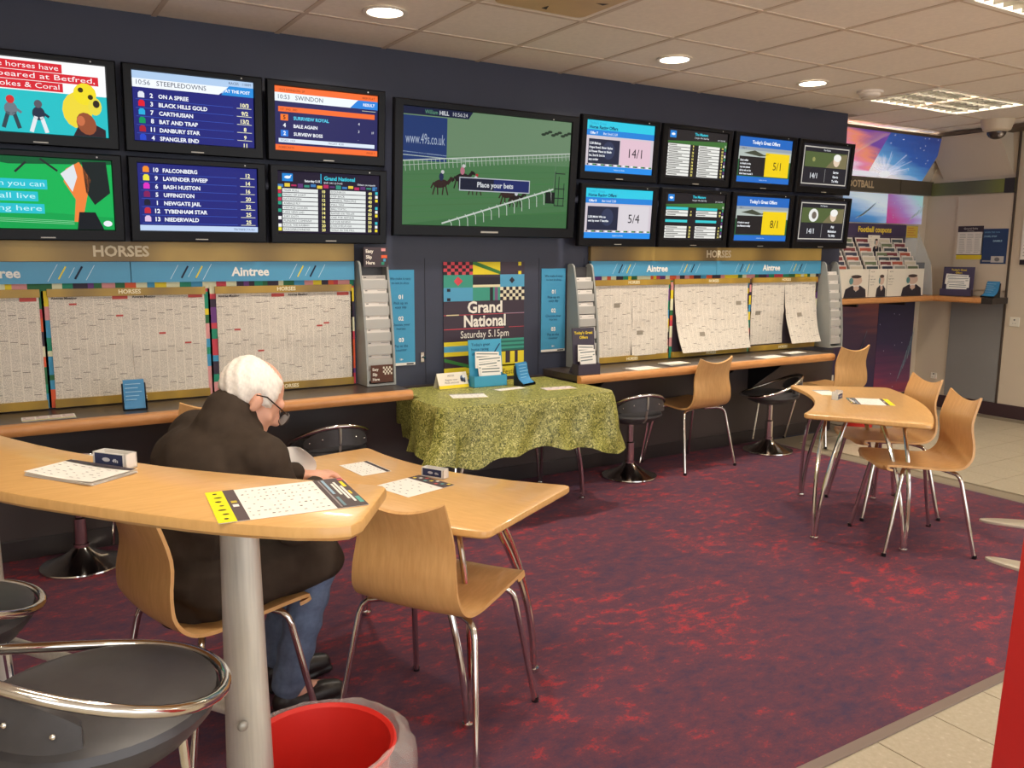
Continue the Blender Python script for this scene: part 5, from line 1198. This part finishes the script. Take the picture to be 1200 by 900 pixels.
MB().box(6.10, rx1, ry-.225, ry, 0, .004).build('rack_base', M_BLACK, t)
# notices on the right wall
def rw(name, label, y, z, w, h, draw, base, cat='notice'):
    return poster(name, label, w, h, (XR-.017, y, z), draw, -PI/2, base, cat)
def d_rules(p):
    h = p.sy; p.rect(0, h*.82, 100, h, (60, 50, 60), 1); p.text('General Rules', 50, h*.9, 7, (220, 214, 206), 'c', maxw=60); p.text('of betting', 50, h*.84, 5, (200, 194, 186), 'c'); p.rect(0, 0, 100, h*.13, (222, 196, 50), 1); p.rect(0, h*.13, 100, h*.15, (60, 50, 60), 2)
    for x in (8, 38, 68): [p.rect(x, h*(.2+.05*i), x+18+(i*7) % 8, h*(.2+.05*i)+1.6, (150, 150, 146), 1) for i in range(12)]
def d_bluecard(p):
    h = p.sy; p.text('WHEN THE FUN', 8, h*.88, 6.5, (120, 170, 200), maxw=60); p.text('STOPS, STOP', 8, h*.76, 6.5, (150, 190, 214), maxw=50, bold=True); p.text('GAMBLE', 44, h*.63, 7, (160, 196, 216), bold=True); p.rect(8, h*.06, 90, h*.1, (150, 150, 150), 1); p.rect(42, h*.04, 92, h*.22, (190, 186, 180), 2); p.ell(66, h*.13, 10, 8, (120, 116, 116), 3)
rw('rules_notice', 'white notice with dark head and yellow foot on the right wall', -.02, 1.60, .245, .31, d_rules, (226, 220, 210))
rw('help_poster', 'small blue poster hanging beside the white rules notice', -.25, 1.565, .235, .32, d_bluecard, (46, 66, 104))
rw('wall_chart', 'white chart with a dark foot on the beige wall past the panel joint', -.62, 1.63, .26, .46, lambda p: (p.rect(0, 0, 100, p.sy*.1, (40, 36, 44), 1), [p.rect(8, 30+i*12, 90, 32+i*12, (150, 150, 150), 1) for i in range(11)]), (232, 226, 216))
# ------------------------------------------------------------------ the seated man
def blob(name, build, voxel, mats, parent, smooth=6, disp=None, assign=None):
    b = MB(); build(b); me = b.mesh(name+'_src', mats); ob = bpy.data.objects.new(name+'_src', me); COL.objects.link(ob)
    r = ob.modifiers.new('r', 'REMESH'); r.mode = 'VOXEL'; r.voxel_size = voxel
    s = ob.modifiers.new('s', 'SMOOTH'); s.iterations = smooth; s.factor = .5
    dg = bpy.context.evaluated_depsgraph_get(); out = bpy.data.meshes.new_from_object(ob.evaluated_get(dg)); out.name = name
    bpy.data.objects.remove(ob); bpy.data.meshes.remove(me)
    if disp:
        for v in out.vertices: v.co += disp(v.co, v.normal)
    out.materials.clear()
    for q in (mats if isinstance(mats, list) else [mats]): out.materials.append(q)
    out.polygons.foreach_set('use_smooth', [True]*len(out.polygons))
    if assign: out.polygons.foreach_set('material_index', [assign(p.center) for p in out.polygons])
    return link(name, out, parent)
def limb(b, pts, rs, n=12):
    P = catmull([Vector(p) for p in pts], 3) if len(pts) > 2 else [Vector(p) for p in pts]
    k = len(P)-1; R_ = []
    for i in range(len(P)):
        q = i/k*(len(rs)-1); j = min(len(rs)-2, int(q)); R_.append(rs[j]+(rs[j+1]-rs[j])*(q-j))
    b.tube(P, 0, n, rs=R_); b.ball(P[0], R_[0], 12, 8); b.ball(P[-1], R_[-1], 12, 8)
PX, PY, PR = .535, -2.045, rzf(.97, .25)
man = thing('person', 'white-haired seated person in dark brown fleece, glasses and jeans reading over the table', 'person', (PX, PY, 0), PR)
M_SKIN = mat('skin', c(224, 168, 142), .5, noise=(9, .06, (1, 1, 1)))
M_FLEECE = mat('brown_black_fleece', c(62, 52, 44), .95, noise=(25, .12, (1, 1, 1)), spec=.15)
M_JEANS = mat('blue_denim', c(104, 120, 148), .85, noise=(60, .12, (1, 1, 1)))
M_TROUS = M_JEANS
M_HAIR = mat('white_hair', c(238, 230, 220), .6, noise=(50, .10, (3, 3, 1)))
HC = Vector((.048, .12, 1.068)); HR = Matrix.Rotation(-.18, 3, 'Z') @ Matrix.Rotation(-.62, 3, 'X')
hp = lambda x, y, z: HC+HR @ Vector((x, y, z))
SHL, SHR = (-.15, .02, .925), (.205, .045, .90)
ELL, ELR = (-.25, .14, .71), (.25, .12, .70)
WRL, WRR = (-.12, .37, .735), (.03, .33, .735)
ANR, ANL = (.06, .185, .09), (-.13, .26, .09); KNR, KNL = (.12, .275, .53), (-.12, .34, .525)
def hand(b, w_, dirx, s):
    w_ = Vector(w_); f = Vector((dirx, .9, -.12)).normalized(); sd = Vector((f.y, -f.x, 0)).normalized()*s
    pc = w_+f*.055
    b.ball(w_+f*.03, (.03, .03, .016), 10, 8); b.ball(pc, (.038, .038, .016), 12, 8)
    for k, (o, L) in enumerate(((-.028, .062), (-.01, .074), (.01, .07), (.027, .054))):
        a = pc+f*.025+sd*o; m1 = a+f*L*.5+Vector((0, 0, .006)); m2 = a+f*L*.8+Vector((0, 0, -.012)); limb(b, [a, m1, m2, a+f*L*.9+Vector((0, 0, -.026))], [.0092, .0088, .0082, .0075], 8)
    th = w_+f*.03-sd*.03; limb(b, [th, th+f*.03-sd*.022, th+f*.055-sd*.02+Vector((0, 0, -.008))], [.011, .0105, .009], 8)
def bodyb(b):
    limb(b, [(0, -.07, .54), (.01, -.06, .66), (.03, .0, .82), (.04, .04, .93)], [.115, .11, .13, .09], 16); b.ball((.06, -.06, .52), .10); b.ball((-.06, -.06, .52), .10)
    limb(b, [(.045, .06, .95), (.05, .085, 1.0), hp(0, -.03, -.06)], [.062, .056, .054])
    for s, e, w_ in ((SHL, ELL, WRL), (SHR, ELR, WRR)): limb(b, [(.03, .04, .92), s], [.07, .055]); limb(b, [s, e], [.05, .04]); limb(b, [e, w_], [.038, .026])
    hand(b, WRL, .25, -1); hand(b, WRR, -.2, 1)
    for hx, kn, an in ((.09, KNR, ANR), (-.09, KNL, ANL)): limb(b, [(hx, -.05, .525), kn], [.082, .056]); limb(b, [kn, an], [.054, .036]); limb(b, [an, (an[0], an[1]+.13, .045)], [.036, .03])
    # head: cranium, face, jaw, nose, brow, ears
    def eb(c_, r, k=10):
        n0 = len(b.v); b.ball((0, 0, 0), r, 18, 12)
        for i in range(n0, len(b.v)): b.v[i] = tuple(hp(c_[0]+b.v[i][0], c_[1]+b.v[i][1], c_[2]+b.v[i][2]))
    eb((0, -.01, .01), (.074, .094, .088)); eb((0, .035, -.045), (.06, .058, .072)); eb((0, .06, -.098), (.036, .034, .026)); eb((0, .075, .005), (.05, .022, .022))
    limb(b, [hp(0, .088, -.012), hp(0, .108, -.045)], [.009, .014]); eb((0, .1, -.05), (.017, .012, .01)); eb((0, .085, -.078), (.024, .012, .008)); eb((0, .083, -.09), (.02, .011, .007))
    for s in (-1, 1): eb((s*.074, -.005, -.03), (.010, .016, .028)); eb((s*.080, -.012, -.02), (.005, .010, .018)); eb((s*.042, .055, -.045), (.02, .02, .018))
blob('body', bodyb, .006, M_SKIN, man, 3)
def jackb(b):
    limb(b, [(0, -.075, .50), (.0, -.075, .60), (.015, -.055, .72), (.03, -.01, .85), (.042, .03, .93)], [.135, .148, .15, .155, .112], 18)
    b.ball((.085, -.055, .54), (.10, .13, .09)); b.ball((-.085, -.055, .54), (.10, .13, .09)); b.ball((.11, .02, .85), (.10, .10, .11)); b.ball((-.05, .0, .86), (.11, .11, .11))
    for s, e, w_ in ((SHL, ELL, WRL), (SHR, ELR, WRR)):
        limb(b, [(.03, .02, .91), s], [.10, .078]); limb(b, [s, e], [.074, .062]); limb(b, [e, tuple(Vector(e).lerp(Vector(w_), .93))], [.06, .044])
    limb(b, [(.04, .03, .95), (.042, .045, 1.012)], [.105, .08])          # stand-up collar
    b.ball((-.07, -.03, .84), (.145, .115, .135), 16, 10); b.ball((.125, .02, .85), (.135, .11, .13), 16, 10)
    b.ball((.03, -.045, .86), (.185, .115, .12), 16, 10); b.ball((.03, -.06, .72), (.19, .125, .14), 16, 10); b.ball((.02, -.07, .56), (.185, .135, .11), 16, 10)
    limb(b, [(.095, -.05, .54), (.12, .265, .535)], [.118, .092]); limb(b, [(-.095, -.05, .54), (-.12, .22, .545)], [.118, .092])   # coat skirts over the thighs
wr = lambda co: .0035*math.sin(co.z*55+co.x*30)+.003*math.sin(co.z*31-co.y*44+co.x*12)
blob('fleece_jacket', jackb, .009, M_FLEECE, man, 5, lambda co, n: n*(wr(co)*(1.2 if co.z < .85 else .6)))
def jeansb(b):
    b.ball((.07, -.05, .525), (.10, .12, .085)); b.ball((-.07, -.05, .525), (.10, .12, .085))
    for hx, kn, an in ((.09, KNR, ANR), (-.09, KNL, ANL)):
        a2 = (an[0], an[1]+.005, .115); limb(b, [(hx, -.04, .525), kn], [.092, .07]); limb(b, [kn, a2], [.068, .054]); b.lathe([(0, .10), (.056, .10), (.058, .112), (.056, .125), (0, .125)], 14, a2[0], a2[1])
blob('jeans', jeansb, .008, M_TROUS, man, 3, lambda co, n: n*(.003*math.sin(co.z*70+co.y*20)))
for an in (ANR, ANL):
    def shoeb(b, an=an):
        b.ball((an[0], an[1]-.005, .055), (.04, .05, .05)); limb(b, [(an[0], an[1]-.01, .045), (an[0]+.008, an[1]+.10, .042), (an[0]+.012, an[1]+.17, .034)], [.042, .044, .034])
        b.prism([(an[0]-.04, an[1]-.05), (an[0]+.04, an[1]-.05), (an[0]+.055, an[1]+.1), (an[0]+.045, an[1]+.2), (an[0]-.02, an[1]+.2), (an[0]-.04, an[1]+.1)], .003, .022, .004)
    blob('shoe', shoeb, .006, mat('black_leather', c(34, 28, 28), .35), man, 3, lambda co, n: Vector((0, 0, max(0, .002-co.z))))
# hair: longer at the back and sides, thin on the crown
R = random.Random(5)
def hairpt(a, bq):
    """a around, bq from crown down; radius multiplier"""
    d = Vector((math.sin(bq)*math.sin(a), math.sin(bq)*math.cos(a), math.cos(bq)))       # y forward
    face = max(0, min(1, (d.y-.42)/.25)); low = max(0, min(1, (-d.z-.52+(.25 if d.y > -.1 else 0))/.15)); crown = max(0, min(1, (d.z*.95+d.y*.3-.6)/.25))
    ear = max(0, 1-math.hypot((d.y-.0)/.3, (d.z+.32)/.35)) if abs(d.x) > .6 else 0
    k = 1.085*(1-max(face, low, ear*1.3, crown*.55))+.965*max(face, low, min(1, ear*1.3), crown*.55)
    k = 1.085-.13*min(1, max(face, low, ear*1.4, crown*.95))
    k += .024*math.sin(a*13+bq*9)*(.3+.7*math.sin(bq))*(k > 1.0)+.012*math.sin(a*29+bq*17)+.010*math.sin(bq*31+a*7)
    return hp(d.x*.075*k, -.01+d.y*.095*k, .01+d.z*.089*k)
MB().grid(lambda u, v: hairpt(u*2*PI, .02+v*(PI*.80)), 72, 36).build('hair', M_HAIR, man, True)
g = thing('spectacles', 'thin dark-framed spectacles worn by the seated person', 'glasses', (PX, PY, 0), PR)
GM = mat('dark_spectacle_frame', c(46, 34, 32), .3, .4)
for s in (-1, 1):
    MB().tube([hp(s*.079, -.02, -.008), hp(s*.081, .01, .002), hp(s*.075, .098, -.012)], .0022, 6).build('temple', GM, g, True)
    MB().tube([hp(s*.036+.031*math.cos(q), .112-.004*abs(math.cos(q)), -.025+.02*math.sin(q)) for q in [2*PI*k/16 for k in range(16)]], .0018, 6, True).build('rim', GM, g, True)
    b = MB(); b.add([hp(s*.036+.03*math.cos(q), .111, -.025+.019*math.sin(q)) for q in [2*PI*k/16 for k in range(16)]], [list(range(16))]); b.build('lens', M_CLEAR, g)
MB().tube([hp(-.006, .113, -.022), hp(0, .115, -.018), hp(.006, .113, -.022)], .0018, 6).build('bridge', GM, g, True)
# the paper he holds, one corner curling up past his sleeve
aa = lambda u, v: -.055+.04*(1-v)*0+u*(.03+.085*math.sin(PI*min(1, .12+.8*(1-v))))
t = thing('held_paper', 'white sheet curling up in the seated person\'s hand', 'paper', (PX, PY, 0), PR)
MB().grid(lambda u, v: (-.135+.54*aa(u, v)-.02*math.sin(u*3), .376+.84*aa(u, v)+.01*math.sin(u*3), .69+.135*v), 8, 8, .0008).build('sheet', M_PAPER, t, True)
